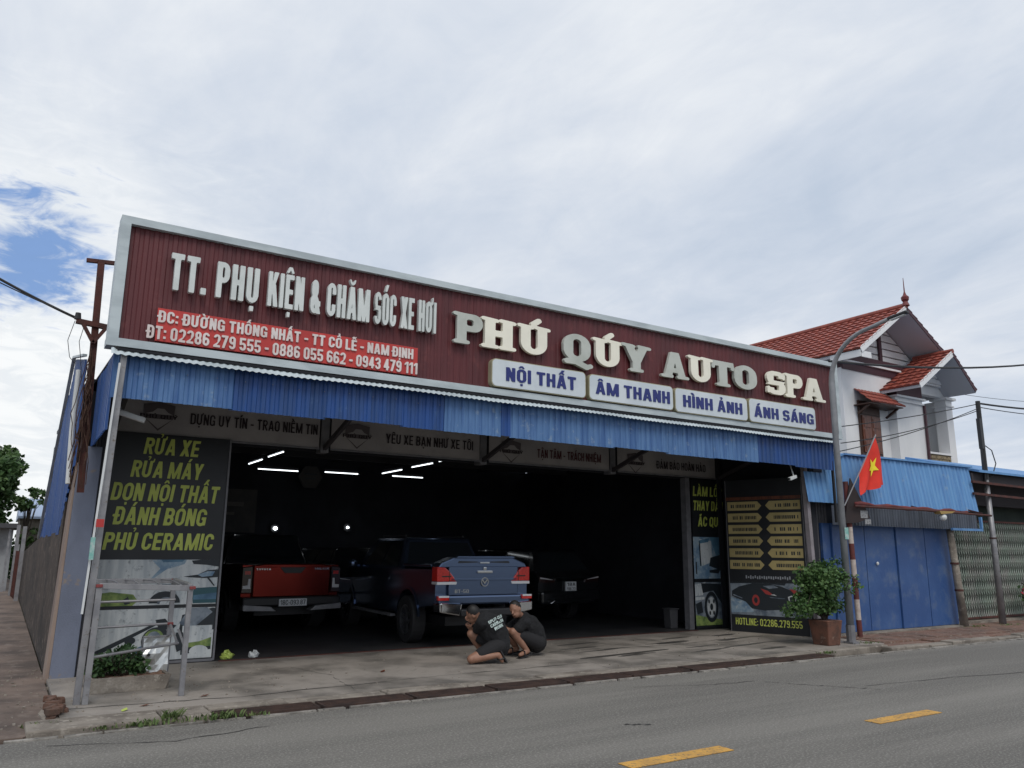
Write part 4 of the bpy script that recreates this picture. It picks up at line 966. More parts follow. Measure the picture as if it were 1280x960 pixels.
# ================================================================ lamps inside
tg_='fluorescent tubes lit under the dark roof'
def tube_light(a,b,lab):
    t=thing('tube_light',lab,'tube light',a,group=tg_); a=Vector(a); b=Vector(b)
    g=G(); g.tube([a,b],.012,8); g.build('tube',tubeE,t)
    g=G(); g.bar(a+Vector((0,0,.045)),b+Vector((0,0,.045)),.05,.05); g.build('fitting',M('fitting',(.08,.08,.09),None,rough=.7),t)
    g=G(); g.tube([(a+b)/2+Vector((0,0,.07)),(a+b)/2+Vector((0,0,.40))],.006,5); g.build('hanger',cable,t)
ZL=3.3
for (a,b,l) in (((4.25,17.19),(4.25,16.15),'left row, farthest tube running into depth'),((4.22,15.59),(4.22,14.60),'left row, middle tube running into depth'),((4.2,14.05),(4.2,13.3),'left row, nearest tube running into depth'),
    ((7.42,17.45),(7.42,16.35),'right row, farthest tube running into depth'),((7.36,15.69),(7.36,14.7),'right row, middle tube running into depth'),((7.31,14.3),(7.31,13.3),'right row, nearest tube running into depth'),
    ((4.70,18.15),(5.62,18.15),'crosswise tube at the back on the far left'),((6.19,17.95),(7.01,17.95),'crosswise tube at the back in the middle'),((7.88,17.9),(8.70,17.9),'crosswise tube at the back on the right')):
    tube_light((a[0],a[1],ZL),(b[0],b[1],ZL),'lit fluorescent tube, '+l)
for (x,z,l) in ((5.47,2.01,'small round lamp glowing on the back wall above the red pickup'),(7.28,2.07,'small round lamp glowing on the back wall between the pickups')):
    t=thing('wall_lamp',l,'lamp',(x,19.2,z)); g=G(); g.ell((x,19.16,z),(.03 if x>6 else .05,.03,.03 if x>6 else .042),12,8); g.build('bulb',spotE,t); g=G(); g.ring((x,19.2,z),0,.10,-.01,.04,12,axis='y'); g.build('base',blackp,t)
t=thing('hexagonal_sign','dim grey hexagonal sign hanging high on the back wall of the bay','sign',(6.16,18.9,3.29)); g=G(); g.prism([(6.16+.30*math.cos(math.radians(60*k)),3.25+.30*math.sin(math.radians(60*k))) for k in range(6)],'y',18.88,18.93); g.build('plate',M('hex_plate',(.05,.047,.045),None,rough=.7),t)
g=G(); g.box(6.0,6.32,18.872,18.878,3.30,3.34); g.box(6.03,6.29,18.872,18.878,3.20,3.23); g.build('print_bars',pDark,t); g=G(); g.bar((6.16,18.93,3.5),(6.16,18.93,3.75),.01); g.build('hanger',cable,t)
t=thing('poster','dim poster on the inner left part of the back wall','poster',(3.6,19.2,2.3)); g=G(); g.box(3.1,5.0,19.2,19.24,1.9,2.9); g.build('panel',M('poster_dim',(.055,.05,.045),(.03,.03,.03),3),t)
g=G(); g.ell((3.5,19.2,2.6),(.2,.01,.16),12,6); g.box(3.85,4.7,19.19,19.199,2.5,2.6); g.box(3.85,4.5,19.19,19.199,2.3,2.36); g.build('print_shape',M('poster_pale',(.11,.10,.09),None),t)
t=thing('security_camera','small white security camera under the right end of the canopy','camera',(11.83,9.35,2.9)); g=G(); g.bar((11.72,9.25,2.83),(11.95,9.30,2.89),.055,.055); g.build('housing',rubw,t,bevel=.006); g=G(); g.tube([(11.9,9.30,2.90),(11.95,9.4,3.1),(11.95,9.4,3.42)],.012,6); g.build('arm',rubw,t); g=G(); g.ring((11.71,9.25,2.83),0,.02,-.008,.0,10); g.build('lens',glassd,t)
t=thing('floodlight','small white floodlight under the canopy beside the left post','lamp',(1.0,9.65,3.0)); g=G(); g.bar((.93,9.66,3.02),(1.20,9.62,2.94),.075,.06); g.build('housing',rubw,t,bevel=.01); g=G(); g.tube([(.95,9.66,3.04),(.90,9.66,3.20),(.90,9.66,3.5)],.012,6); g.build('arm',galv,t)
t=thing('bin','pale grey tub standing inside by the right column','bin',(11.3,12.1,.052)); g=G(); g.prism([(11.36,.052),(11.54,.052),(11.56,.42),(11.34,.42)],'y',12.0,12.2); g.build('tub',M('grey_tub',(.06,.06,.065),None),t,bevel=.02); g=G(); g.box(11.33,11.57,11.98,12.22,.42,.44); g.build('lid',M('grey_tub',(.06,.06,.065)),t)
# ================================================================ people
def figure(label,loc,J,hairpts,parts_extra=None,back_text=None,head_dir=(-.8,-.5,-.1),name='person'):
    t=thing(name,label,'person',loc)
    V3=Vector; J={k:V3(v) for k,v in J.items()}
    g=G(); H=J['head']; f=V3(head_dir).normalized(); up=(H-J['neck']).normalized(); up=(up-f*up.dot(f)).normalized(); sd=f.cross(up)
    R=Matrix((f,-sd,up)).transposed() if False else Matrix((sd,f,up)).transposed()
    g.ell(H+up*.015,(.074,.092,.105),18,14,R); g.ell(H-up*.055+f*.022,(.058,.070,.062),14,10,R)
    g.caps([H+f*.088+up*.005,H+f*.112-up*.022],[.010,.016],8); g.ell(H+f*.092-up*.058,(.026,.012,.010),10,6,R)
    for s in (-1,1): g.ell(H+sd*.076*s-up*.005-f*.005,(.010,.022,.034),10,8,R); g.ell(H+f*.080+sd*.032*s+up*.018,(.018,.010,.008),8,6,R)
    g.caps([J['chest'],J['neck'],H-up*.04],[.06,.052,.052],12)
    g.caps([J['hip'],J['belly'],J['chest']],[.13,.135,.145],16)
    for s in ('l','r'):
        g.caps([J['sh'+s],J['el'+s]],[.055,.042],12); g.caps([J['el'+s],J['wr'+s]],[.042,.028],12)
        w=J['wr'+s]; h=J['hand'+s]; d=(h-w).normalized(); q=d.orthogonal().normalized(); q2=d.cross(q)
        g.caps([w,w+d*.05],[.026,.034],10)
        for k,(o,l) in enumerate(((-.026,.062),(-.009,.072),(.009,.068),(.025,.055))):
            a=w+d*.075+q*o; b=a+d*l*.55; c=b+d*l*.25-q2*l*.4; g.caps([a,b,c],[.0095,.009,.008],6)
        a=w+d*.035+q*.03; g.caps([a,a+q*.03+d*.02,a+q*.035+d*.05],[.011,.0105,.009],6)
        g.caps([J['hp'+s],J['kn'+s]],[.088,.062],14); g.caps([J['kn'+s],J['kn'+s].lerp(J['an'+s],.35),J['an'+s]],[.058,.056,.036],14)
        g.caps([J['an'+s],J['an'+s].lerp(J['toe'+s],.5),J['toe'+s]],[.036,.036,.026],10)
    b=g.build('body',skin,t,world=False,smooth=True,fix=True)
    m=b.modifiers.new('remesh','REMESH'); m.mode='VOXEL'; m.voxel_size=.0085; m.use_smooth_shade=True
    m=b.modifiers.new('smooth','SMOOTH'); m.factor=.5; m.iterations=3
    g=G(); g.ell(H+up*.03-f*.014,(.083,.094,.103),18,12,R)
    g.v=[tuple(v) for v in g.v]
    hb=g.build('hair',hair,t,world=False,smooth=True)
    # trim the hair cap so the face, ears and nape stay clear
    bm=bmesh.new(); bm.from_mesh(hb.data); dl=[]
    for v in bm.verts:
        q=v.co-H
        if q.dot(up)<.0-.2*q.dot(-f) or (q.dot(f)>.045 and q.dot(up)<.075): dl.append(v)
    bmesh.ops.delete(bm,geom=dl,context='VERTS'); bm.to_mesh(hb.data); bm.free()
    g=G(); sg=lambda a,b,ra,rb: g.caps([a,b],[ra,rb],14)
    g.caps([J['hip'],J['belly'],J['chest'],J['chest'].lerp(J['neck'],.55)],[.165,.182,.188,.13],18); g.caps([J['chest'].lerp(J['neck'],.4),J['chest'].lerp(J['neck'],.92)],[.11,.072],14)
    g.caps([J['shl'],J['chest'],J['shr']],[.085,.11,.085],14)
    for s in ('l','r'): g.caps([J['sh'+s],J['sh'+s].lerp(J['el'+s],.72)],[.084,.072],12)
    sh=g.build('shirt',cloth,t,world=False,smooth=True)
    m=sh.modifiers.new('remesh','REMESH'); m.mode='VOXEL'; m.voxel_size=.012; m.use_smooth_shade=True
    m=sh.modifiers.new('smooth','SMOOTH'); m.factor=.5; m.iterations=4
    tx=bpy.data.textures.get('folds') or bpy.data.textures.new('folds','CLOUDS'); tx.noise_scale=.07; tx.noise_depth=2
    m=sh.modifiers.new('folds','DISPLACE'); m.texture=tx; m.strength=.030; m.mid_level=.5
    g=G(); g.caps([J['hip']+V3((0,0,-.01)),J['belly']],[.158,.150],16)
    for s in ('l','r'): g.caps([J['hp'+s],J['hp'+s].lerp(J['kn'+s],J.get('cut',V3((.8,0,0))).x)],[.115,.088],14)
    so_=g.build('shorts',M('black_shorts',(.013,.013,.015),None,rough=.9),t,world=False,smooth=True)
    m=so_.modifiers.new('remesh','REMESH'); m.mode='VOXEL'; m.voxel_size=.012; m.use_smooth_shade=True
    m=so_.modifiers.new('smooth','SMOOTH'); m.factor=.5; m.iterations=3
    for s in ('l','r'):
        a,b=J['an'+s],J['toe'+s]; d=(b-a).normalized(); dn=V3(J['sole'+s]).normalized(); q=d.cross(dn).normalized()
        A=a-d*.05+dn*.040; B=b+d*.04+dn*.032; V=[]
        for p,w in ((A,.032),(a.lerp(b,.5)+dn*.036,.036),(B,.040)):
            for sx_,h in ((-1,0),(1,0),(1,.02),(-1,.02)): V.append(p+q*w*sx_+dn*h)
        g=G(); g.add(V,[(0,1,5,4),(1,2,6,5),(2,3,7,6),(3,0,4,7),(4,5,9,8),(5,6,10,9),(6,7,11,10),(7,4,8,11),(3,2,1,0),(8,9,10,11)]); sa=g.build('sandal',blackp,t,world=False,bevel=.004)
        g=G(); c=a.lerp(b,.62); g.tube([c+q*.04+dn*.03,c+q*.034-dn*.03,c-dn*.042,c-q*.034-dn*.03,c-q*.04+dn*.03],.010,6); g.build('strap',blackp,sa,world=False)
    if back_text:
        o,ux,uy,rows,sz=back_text; o=V3(o); ux=V3(ux).normalized(); uy=V3(uy).normalized(); n=ux.cross(uy); g=G(); z=0
        for r,wd_ in rows:
            lo,wd=layout(r,'fat')
            for ch,x in lo:
                me=glyph_mesh(ch,'fat',20,.001); V=[]
                for v in me.vertices:
                    u=(x+v.co.x)*wd_/wd-wd_/2; w_=z+v.co.z*sz; V.append(o+ux*u+uy*w_+n*(.004-.9*u*u-.25*(w_+.05)**2))
                g.add(V,[tuple(p.vertices) for p in me.polygons])
            z-=sz*1.35
        g.build('shirt_print',clothprint,t,world=False,fix=False)
    return t
# right man: squatting, seen from his left rear quarter, face turned to the left; origin at his feet
figure('man in black clothes squatting at the right of the pair, face turned left',(6.50,9.95,.05),dict(
  head=(-.13,-.02,.66),neck=(.02,.03,.55),chest=(.09,.06,.44),belly=(.24,.08,.30),hip=(.30,.09,.19),
  shl=(-.03,-.12,.48),shr=(.09,.20,.47),ell=(-.20,-.10,.36),elr=(-.15,.20,.36),wrl=(-.36,.02,.42),wrr=(-.34,.16,.44),handl=(-.48,.06,.46),handr=(-.46,.16,.48),
  hpl=(.26,-.02,.19),hpr=(.26,.17,.19),knl=(-.22,-.10,.36),knr=(-.16,.24,.37),anl=(.03,-.10,.085),anr=(.06,.22,.085),toel=(-.13,-.15,.050),toer=(-.10,.22,.050),solel=(0,0,-1),soler=(0,0,-1),cut=(.72,0,0)),
  None,head_dir=(-.82,-.50,-.22))
g=None
# left man: kneeling with one knee down, back to us
figure('kneeling man at left of the pair, pale slogan on his black shirt',(5.78,9.62,.05),dict(
  head=(-.17,.20,.63),neck=(-.07,.15,.58),chest=(.04,.10,.50),belly=(.13,.08,.34),hip=(.16,.06,.22),
  shl=(-.13,.04,.53),shr=(.17,.20,.54),ell=(-.10,.24,.38),elr=(.10,.34,.40),wrl=(-.10,.40,.42),wrr=(-.04,.42,.50),handl=(-.08,.50,.46),handr=(-.12,.50,.56),
  hpl=(.10,-.02,.22),hpr=(.18,.12,.22),knl=(-.30,.0,.07),knr=(-.14,.30,.36),anl=(.05,-.12,.115),anr=(.06,.30,.085),toel=(.10,-.13,.035),toer=(-.08,.32,.050),solel=(1,-.1,.25),soler=(0,0,-1),cut=(.66,0,0)),
  None,head_dir=(-.68,.60,-.45),back_text=((.035,-.074,.56),(.93,.25,.30),(-.25,.35,.90),(("SPLIT-CLU",.27),("CARWASH",.25),("WORK",.17)),.042))
# ================================================================ left side: stand, planter, rubble, rusty post
st=thing('pipe_stand','grey steel tube frame with thin rails standing before the picture signboard','stand',(.85,9.1,.05))
A=(.86,9.06); B=(1.745,9.10); D=(1.765,10.2); E_=(.90,10.2)
for (x,y),(x2,y2),w in ((A,(.875,9.06),.055),(B,B,.05),(D,D,.05),(E_,E_,.05)):
    g=G(); g.bar((x,y,.05),(x2,y2,1.165),w,w); g.build('leg',galv,st,bevel=.003)
for a,b,nm in (((.87,9.07,1.165),(1.77,9.10,1.125),'rail'),((1.745,9.10,1.145),(1.765,10.2,1.165),'rail'),((.90,10.2,1.165),(1.765,10.2,1.165),'rail'),((.87,9.08,1.145),(.90,10.2,1.165),'rail')):
    g=G(); g.bar(a,b,.05,.055); g.build(nm,galv,st,bevel=.003)
for a,b in (((.90,10.2,.66),(1.765,10.2,.68)),((.87,9.08,.48),(1.765,9.6,.52)),((1.755,9.6,.52),(1.765,10.2,.68)),((1.745,9.10,.52),(1.755,9.6,.66)),((.9,10.0,.95),(1.765,10.0,.96))):
    g=G(); g.tube([a,b],.014,8); g.build('cross_rail',galv,st)
for k in range(4):
    g=G(); x=1.05+.19*k; g.tube([(x,10.18,1.18),(x+.02,9.6,1.19),(x+.03,9.12,1.16)],.008,6); g.build('top_rod',galv,st)
for (x,y,z) in ((.872,9.05,1.165),(1.76,9.08,1.13),(1.765,10.18,1.175),(1.765,10.18,.68)):
    g=G(); g.box(x-.03,x+.03,y-.03,y+.03,z-.014,z+.016); g.build('red_joint',M('red_tape',(.22,.04,.04),(.15,.035,.035),20,.7),st,bevel=.004)
t=thing('metal_bucket','crumpled shiny silver sheet metal bin hanging on the pipe stand','bucket',(1.50,10.0,.15))
g=G(); rn=random.Random(2); V=[];nx,nz=6,7
for j in range(nz+1):
    for i in range(nx+1): V.append((1.47+.27*i/nx,9.98+rn.uniform(-.018,.018),.14+.42*j/nz))
g.add(V,[(j*(nx+1)+i,j*(nx+1)+i+1,(j+1)*(nx+1)+i+1,(j+1)*(nx+1)+i) for j in range(nz) for i in range(nx)]); g.build('front_sheet',M('bright_foil',(.62,.64,.64),(.45,.47,.47),6,.28,metal=.6),t,fix=False)
g=G(); g.box(1.475,1.735,10.0,10.15,.15,.54); g.build('box',galv,t); g=G(); g.box(1.46,1.76,9.95,9.975,.555,.575); g.build('rim',chrome,t); g=G(); g.ring((1.53,9.955,.37),0,.018,-.004,.004,10,axis='y'); g.build('hole',blackp,t)
t=thing('planter_box','low concrete planter trough with soil at the foot of the pipe stand','planter',(1.3,9.9,.05))
g=G(); x0,x1,y0,y1=.93,1.68,9.62,10.05
g.prism([(x0,.05),(x1,.05),(x1+.05,.20),(x0-.02,.20)],'y',y0,y0+.035); g.build('wall',oldconc,t,bevel=.006)
g=G(); g.prism([(x0,.05),(x1,.05),(x1+.05,.20),(x0-.02,.20)],'y',y1-.035,y1); g.build('wall',oldconc,t,bevel=.006)
g=G(); g.prism([(y0+.036,.05),(y1-.036,.05),(y1-.036,.2),(y0+.036,.2)],'x',x1,x1+.035); g.build('wall',oldconc,t)
g=G(); g.prism([(y0+.036,.05),(y1-.036,.05),(y1-.036,.2),(y0+.036,.2)],'x',x0-.0,x0+.035); g.build('wall',oldconc,t)
g=G(); n=9; V=[]; rn=random.Random(6)
for j in range(n):
    for i in range(n): V.append((x0+.036+(x1-x0-.04)*i/(n-1),y0+.037+(y1-y0-.074)*j/(n-1),.17+rn.uniform(-.01,.035)))
g.add(V,[(j*n+i,j*n+i+1,(j+1)*n+i+1,(j+1)*n+i) for j in range(n-1) for i in range(n-1)]); g.build('soil',M('reddish_soil',(.12,.06,.04),(.22,.15,.11),12,.95,bump=.6,bscale=30),t,fix=False)
t=thing('shrub','low dark green leafy shrub growing in the concrete planter trough','shrub',(1.22,9.85,.18))
g=G(); rn=random.Random(9)
for _ in range(26):
    a=rn.uniform(0,6.28); g.tube([(1.2+rn.uniform(-.1,.1),9.85,.17),(1.2+math.cos(a)*.12,9.85+math.sin(a)*.08,.30),(1.2+math.cos(a)*.24,9.85+math.sin(a)*.14,.36+rn.uniform(0,.12))],.004,5)
g.build('stems',bark,t); 
g=G(); rr=random.Random(21)
for c,r,n in (((1.10,9.86,.32),(.17,.15,.12),330),((1.28,9.86,.36),(.17,.15,.14),380),((1.40,9.82,.28),(.12,.12,.09),180),((1.02,9.84,.26),(.10,.1,.08),140)): g.leaves(c,r,n,.045,.2,1.2,rr)
g.build('foliage',leafB,t,fix=False)['kind']='stuff'
# brick rubble at the corner
t=thing('brick_rubble','crumbling stub of old red bricks at the left corner post','rubble',(.62,8.75,0))
rn=random.Random(31)
for k in range(26):
    x=.61+rn.uniform(-.06,.06); y=8.58+.06*(k%13)+rn.uniform(-.02,.02); z=.045+.05*(k//13)+rn.uniform(-.01,.012); a=rn.uniform(-1.2,1.2); q=rn.uniform(.03,.06); dx,dy=math.cos(a)*q,math.sin(a)*q
    g=G(); g.bar((x-dx,y-dy,z),(x+dx,y+dy,z+rn.uniform(-.02,.02)),.055,.06); g.build('brick',brickm,t,bevel=.008)
g=G(); g.prism([(.50,8.5),(.72,8.46),(.78,8.6),(.74,9.4),(.55,9.35),(.47,8.9)],'z',-.02,.035); g.build('mortar_base',oldconc,t)
t=thing('rusty_post','rusty steel cable post with two crossarms bracketed to the left pier','utility post',(.66,10.5,2.2))
g=G(); g.bar((.71,10.62,2.17),(.63,10.5,5.0),.075,.075); g.build('post',rust,t)
g=G(); g.bar((.47,10.5,4.975),(.80,10.5,5.0),.05,.045); g.build('crossarm',rust,t)
g=G(); g.bar((.44,10.5,4.20),(.80,10.5,4.17),.06,.06); g.build('crossarm',rust,t)
for s in (-1,1): g=G(); g.bar((.645,10.47,3.95),(.645+.13*s,10.47,4.17),.035,.04); g.build('brace',rust,t)
g=G(); g.tube([(.455,10.5,4.22),(.455,10.5,4.30)],[.04,.03],10); g.build('insulator',blackp,t)
g=G(); rn=random.Random(17)
for k in range(16):
    x=.66+rn.uniform(-.04,.04); P=[(x,10.5,3.9-rn.uniform(0,.5))]
    for q in range(9): a,b,c=P[-1]; P.append((a+rn.uniform(-.035,.035),10.48+rn.uniform(-.05,.05),c-rn.uniform(.08,.19)))
    g.tube(P,.006,4)
g.build('dead_vine',M('dead_vine',(.06,.03,.02),None,rough=.9),t)['kind']='stuff'
g=G(); g.tube([(.54,10.5,4.2),(.50,10.5,3.95),(.545,10.5,3.7),(.57,10.5,3.5)],.004,5); g.tube([(.43,10.5,4.2),(.38,10.5,3.95),(.42,10.5,3.75),(.48,10.5,3.68)],.004,5); g.build('loose_wire',cable,t)
def wire(name,label,a,b,sag,r,group=None,n=18):
    a=Vector(a); b=Vector(b); g=G(); g.tube([a.lerp(b,i/n)-Vector((0,0,sag*4*(i/n)*(1-i/n))) for i in range(n+1)],r,6); o=g.build(name,cable); return tag(o,label,'cable',group)
wire('overhead_cable','thick black cable running from the left frame edge to the rusty post',(.62,10.5,4.17),(-2.2,11.6,5.9),.12,.016)
wire('overhead_cable','thin black cable below the thick one at the far left',(.46,10.5,4.24),(-2.2,11.6,5.72),.10,.007)
# litter
for x,y,s,m,l in ((2.80,11.72,.085,rubbish,'crumpled lime green plastic bag beside the signboard foot'),(3.16,11.7,.07,rubw,'crumpled white plastic bag near the red pickup')):
    g=G(); rn=random.Random(int(x*10)); g.ell((x,y,.05+s*.5),(s*1.1,s*.8,s*.75),9,7); g.v=[(a+rn.uniform(-.02,.02),b+rn.uniform(-.02,.02),max(.054,c+rn.uniform(-.02,.02))) for a,b,c in g.v]; tag(g.build('plastic_bag',m),l,'litter')
for x,y,a,l in ((1.95,8.95,.4,'dark dry leaf on the forecourt beside the stand leg'),(1.15,8.55,1.1,'pale dry leaf near the left post foot'),(1.35,8.7,.2,'brown leaf scrap close to the planter'),(4.2,9.6,.8,'small dark scrap on the open concrete')):
    g=G(); c,s=math.cos(a)*.06,math.sin(a)*.06; g.add([(x-c,y-s,.055),(x+s*.5,y-c*.5,.062),(x+c,y+s,.07),(x-s*.5,y+c*.5,.058)],[(0,1,2,3)]); tag(g.build('dry_leaf',wood if 'pale' not in l else rubbish),l,'leaf')
# ================================================================ far end of the alley
t=thing('alley_shed','low white walled shed with dark window and dark eaves at the alley end','shed',(-1,33,0))
g=G(); g.box(-6,.30,33,37,0,2.15); g.build('wall',M('dull_white_wall',(.30,.31,.32),(.2,.2,.21),1.5,.9),t)
g=G(); g.box(-.9,-.22,32.98,33.02,.95,1.85); g.build('window',blackp,t)
g=G(); g.box(-6.2,.42,32.3,37.2,2.15,2.30); g.build('roof',M('dark_tin',(.05,.05,.055),None,rough=.7),t)
g=G(); g.bar((.18,32.5,0),(.20,32.5,2.15),.07,.07); g.build('post',galv,t)
t=thing('gate_post','pale grey gate posts with iron bars along the alley','gate',(.3,28,0))
for x,y,h in ((.40,30,2.2),(.52,27,2.1),(.46,31,1.6)): g=G(); g.bar((x,y,0),(x,y,h),.10,.10); g.build('post',galv,t)
for k in range(5): g=G(); g.bar((.42+.02*k,29.6-.5*k,0),(.42+.02*k,29.6-.5*k,1.4),.03,.03); g.build('gate_bar',rust,t)
t=thing('blue_roofed_house','distant low house with pale blue tin roof beyond the alley','house',(2,44,0)); g=G(); g.box(.6,6,44,50,0,3.0); g.build('wall',oldconc,t); g=G(); g.prism([(43.5,2.9),(47,3.9),(50.5,2.9),(50.5,2.8),(43.5,2.8)],'x',.5,6.2); g.build('roof',M('pale_blue_roof',(.30,.38,.52),None,rough=.5),t)
def tree(label,x,y,h,crown,nl,ls,mat,seed,r0=.14,z0=0):
    t=thing('tree',label,'tree',(x,y,z0)); rn=random.Random(seed); g=G(); top=z0+h*.62
    g.tube([(x,y,z0),(x+.05,y,z0+h*.3),(x-.04,y,top),(x,y,z0+h*.85)],[r0,r0*.8,r0*.5,r0*.2],9)
    for c,r in crown:
        g.tube([(x,y,top-rn.uniform(.1,.35)*h),((x+c[0])/2,(y+c[1])/2,(top+c[2])/2+.1),c],[r0*.4,r0*.25,r0*.08],6)
    g.build('trunk',bark,t)
    g=G()
    tot=sum(r[0]*r[2] for c,r in crown)
    for c,r in crown: g.leaves(c,r,int(nl*r[0]*r[2]/tot),ls,.25,1.1,rn)
    g.build('crown',mat,t,fix=False)['kind']='stuff'
    return t
rn=random.Random(3); cr=[]
for k in range(46): cr.append(((-1.6+rn.uniform(-1.9,1.5),40+rn.uniform(-2,2),3.8+rn.uniform(-1.5,1.6)),(rn.uniform(.45,.8),)*2+(rn.uniform(.35,.6),)))
tree('large dense green tree behind the shed at the far left',-1.8,40,6.2,[(c,(r[0],r[1],r[2])) for c,r in cr],22000,.17,leafC,5,.2)
rn=random.Random(8); cr=[((.85+rn.uniform(-.5,.6),42+rn.uniform(-.6,.6),3.55+rn.uniform(-.5,.6)),(rn.uniform(.14,.26),)*2+(rn.uniform(.08,.16),)) for k in range(16)]
tree('small sparse young tree beyond the alley beside the blue wall',.85,42,4.2,cr,900,.13,leafC,6,.05)
# a mass of low vegetation beyond
t=thing('hedge','low dark hedge across the end of the alley','hedge',(-2,45,0)); g=G(); rr=random.Random(77)
for k in range(30): g.leaves((-8+.35*k,44.0,1.2+.3*math.sin(k)),(.6,.6,1.1),160,.2,.3,1.1,rr)
g.build('foliage',leafC,t,fix=False)['kind']='stuff'
# ================================================================ right kerbside: potted bush, street lamp, striped post, flag
t=thing('potted_bush','leafy green bush in a square terracotta pot at the right kerb','potted plant',(11.80,8.78,.05))
g=G(); V=[]
for z,w in ((.05,.15),(.42,.19),(.45,.195)):
    V+=[(11.80-w,8.78-w,z),(11.80+w,8.78-w,z),(11.80+w,8.78+w,z),(11.80-w,8.78+w,z)]
g.add(V,[(3,2,1,0)]+[(4*j+i,4*j+(i+1)%4,4*j+4+(i+1)%4,4*j+4+i) for j in range(2) for i in range(4)]+[(8,9,10,11)]); g.build('pot',terra,t,bevel=.012)
g=G(); g.box(11.62,11.98,8.60,8.96,.43,.446); g.build('soil',soil,t)
g=G(); rn=random.Random(14); tips=[]
for k in range(34):
    a=rn.uniform(0,6.28); r=rn.uniform(.1,.62); h=rn.uniform(.15,.85); x=11.80+math.cos(a)*r*.78; y=8.78+math.sin(a)*r*.7; z=.5+h
    if k<6: z=.55+rn.uniform(.0,.15); x=11.78+rn.choice((-1,1))*rn.uniform(.38,.52)
    tips.append((x,y,z)); g.tube([(11.8+rn.uniform(-.05,.05),8.78,.46),((11.8+x)/2,(8.78+y)/2,.5+h*.62),(x,y,z)],[.012,.008,.003],5)
g.build('stems',bark,t); g=G()
for (x,y,z) in tips: s=rn.uniform(.11,.19); g.leaves((x,y,z),(s,s,s*.85),120,.047,.15,1.2,rn)
for k in range(22): s=.16; g.leaves((11.8+rn.uniform(-.31,.29),8.78+rn.uniform(-.2,.2),.60+rn.uniform(0,.62)),(s,s,s),120,.05,.1,1.2,rn)
g.build('foliage',leafA,t,fix=False)['kind']='stuff'
t=thing('street_lamp','curved galvanised street lamp in front of the sign right end','street lamp',(12.35,8.70,.05))
g=G(); P=[(12.35,8.70,.05),(12.35,8.70,4.55)]; 
for k in range(1,11):
    a=math.radians(9*k); P.append((12.35,8.70-.95*(1-math.cos(a*.93)),4.55+.85*math.sin(a*.95)))
P.append((12.37,7.40,5.50)); g.tube(P,[.062,.050]+[.045-.0012*k for k in range(11)],14); g.build('pole',M('lamp_pole_grey',(.26,.27,.29),(.20,.21,.225),4,.5),t,smooth=True)
g=G(); g.bar((12.37,7.52,5.475),(12.38,7.17,5.52),.10,.05); g.build('lamp_head',blackp,t,bevel=.015)
g=G(); g.bar((12.37,7.48,5.444),(12.38,7.22,5.480),.075,.012); g.build('lamp_glass',rubw,t)
g=G(); g.tube([(12.35,8.70,.05),(12.35,8.70,.08)],.13,4); g.tube([(12.35,8.70,.05),(12.35,8.70,.35)],.075,10); g.build('base',galvd,t)
g=G(); g.box(12.30,12.40,8.625,8.637,1.78,1.98); g.build('teal_sticker',MC['teal_sticker'],t)
g=G(); g.tube([(12.33,8.63,.9),(12.42,8.62,.86),(12.40,8.75,.9),(12.29,8.74,.93)],.012,6); g.build('green_tie',leafA,t)
t=thing('striped_post','leaning post in dark red and white bands holding a triangular board','post',(13.33,9.2,.05))
zs=[.05,.36,.72,1.10,1.43,1.72,2.02,2.86]; cols=[poleR,poleW,poleR,poleW,poleR,poleW,poleR]
for a,b,c in zip(zs[:-1],zs[1:],cols):
    g=G(); f=lambda z:(13.33-.03*z,9.2,z); g.tube([f(a),f(b)],.048,12); g.build('band',c,t)
t2=thing('triangular_board','dark triangular board seen from behind on the striped post','board',(13.3,9.15,2.1))
g=G(); g.prism([(13.02,2.08),(13.28,2.92),(13.80,2.20),(13.4,2.10)],'y',9.115,9.135); g.build('board',M('board_dark',(.020,.013,.014),(.03,.018,.018),3,.8),t2)
g=G(); g.box(13.50,13.72,9.108,9.113,2.19,2.33); g.box(13.62,13.80,9.106,9.111,2.08,2.17); g.build('label',M('grey_label',(.30,.31,.32),(.15,.15,.16),30,.6),t2)
fl=thing('national_flag','red flag with a yellow star hanging from a short slanted stick','flag',(13.2,9.1,2.6))
g=G(); g.tube([(13.05,9.12,2.40),(13.62,9.08,3.15),(14.10,9.05,3.80)],.012,8); g.build('flagpole',galv,fl)
a=Vector((13.50,9.08,3.02)); b=Vector((14.07,9.05,3.76)); nu,nv=18,16; V=[]
def fpt(u,v):
    p=a.lerp(b,u); q=Vector((13.45+.86*u,9.1,2.60+.27*u+.03*math.sin(5*u))); r=p.lerp(q,v)
    return Vector((r.x+.05*math.sin(v*3.0)*(1-u*.4)+.0*u,r.y+.055*math.sin(u*11+v*3.5)*v-.03*v,r.z+.02*math.sin(u*9)*v))
for j in range(nv+1):
    for i in range(nu+1): V.append(fpt(i/nu,j/nv))
g=G(); g.add(V,[(j*(nu+1)+i,j*(nu+1)+i+1,(j+1)*(nu+1)+i+1,(j+1)*(nu+1)+i) for j in range(nv) for i in range(nu)]); fc=g.build('cloth',flagr,fl,smooth=True,fix=False)
g=G(); V=[]; cu,cv=.60,.42
star=[]
for k in range(10):
    r=.23 if k%2==0 else .095; an=math.radians(90+36*k+8); star.append((cu+r*math.cos(an)*.95,cv-r*math.sin(an)*1.05))
pts=[(cu,cv)]+star; dense=[]
for (u,v) in pts: p=fpt(min(u,1),v); dense.append(p+Vector((0,-.016,0)))
m_=[((star[i][0]+cu)/2,(star[i][1]+cv)/2) for i in range(10)]
V=dense+[fpt(u,v)+Vector((0,-.016,0)) for u,v in m_]; F=[]
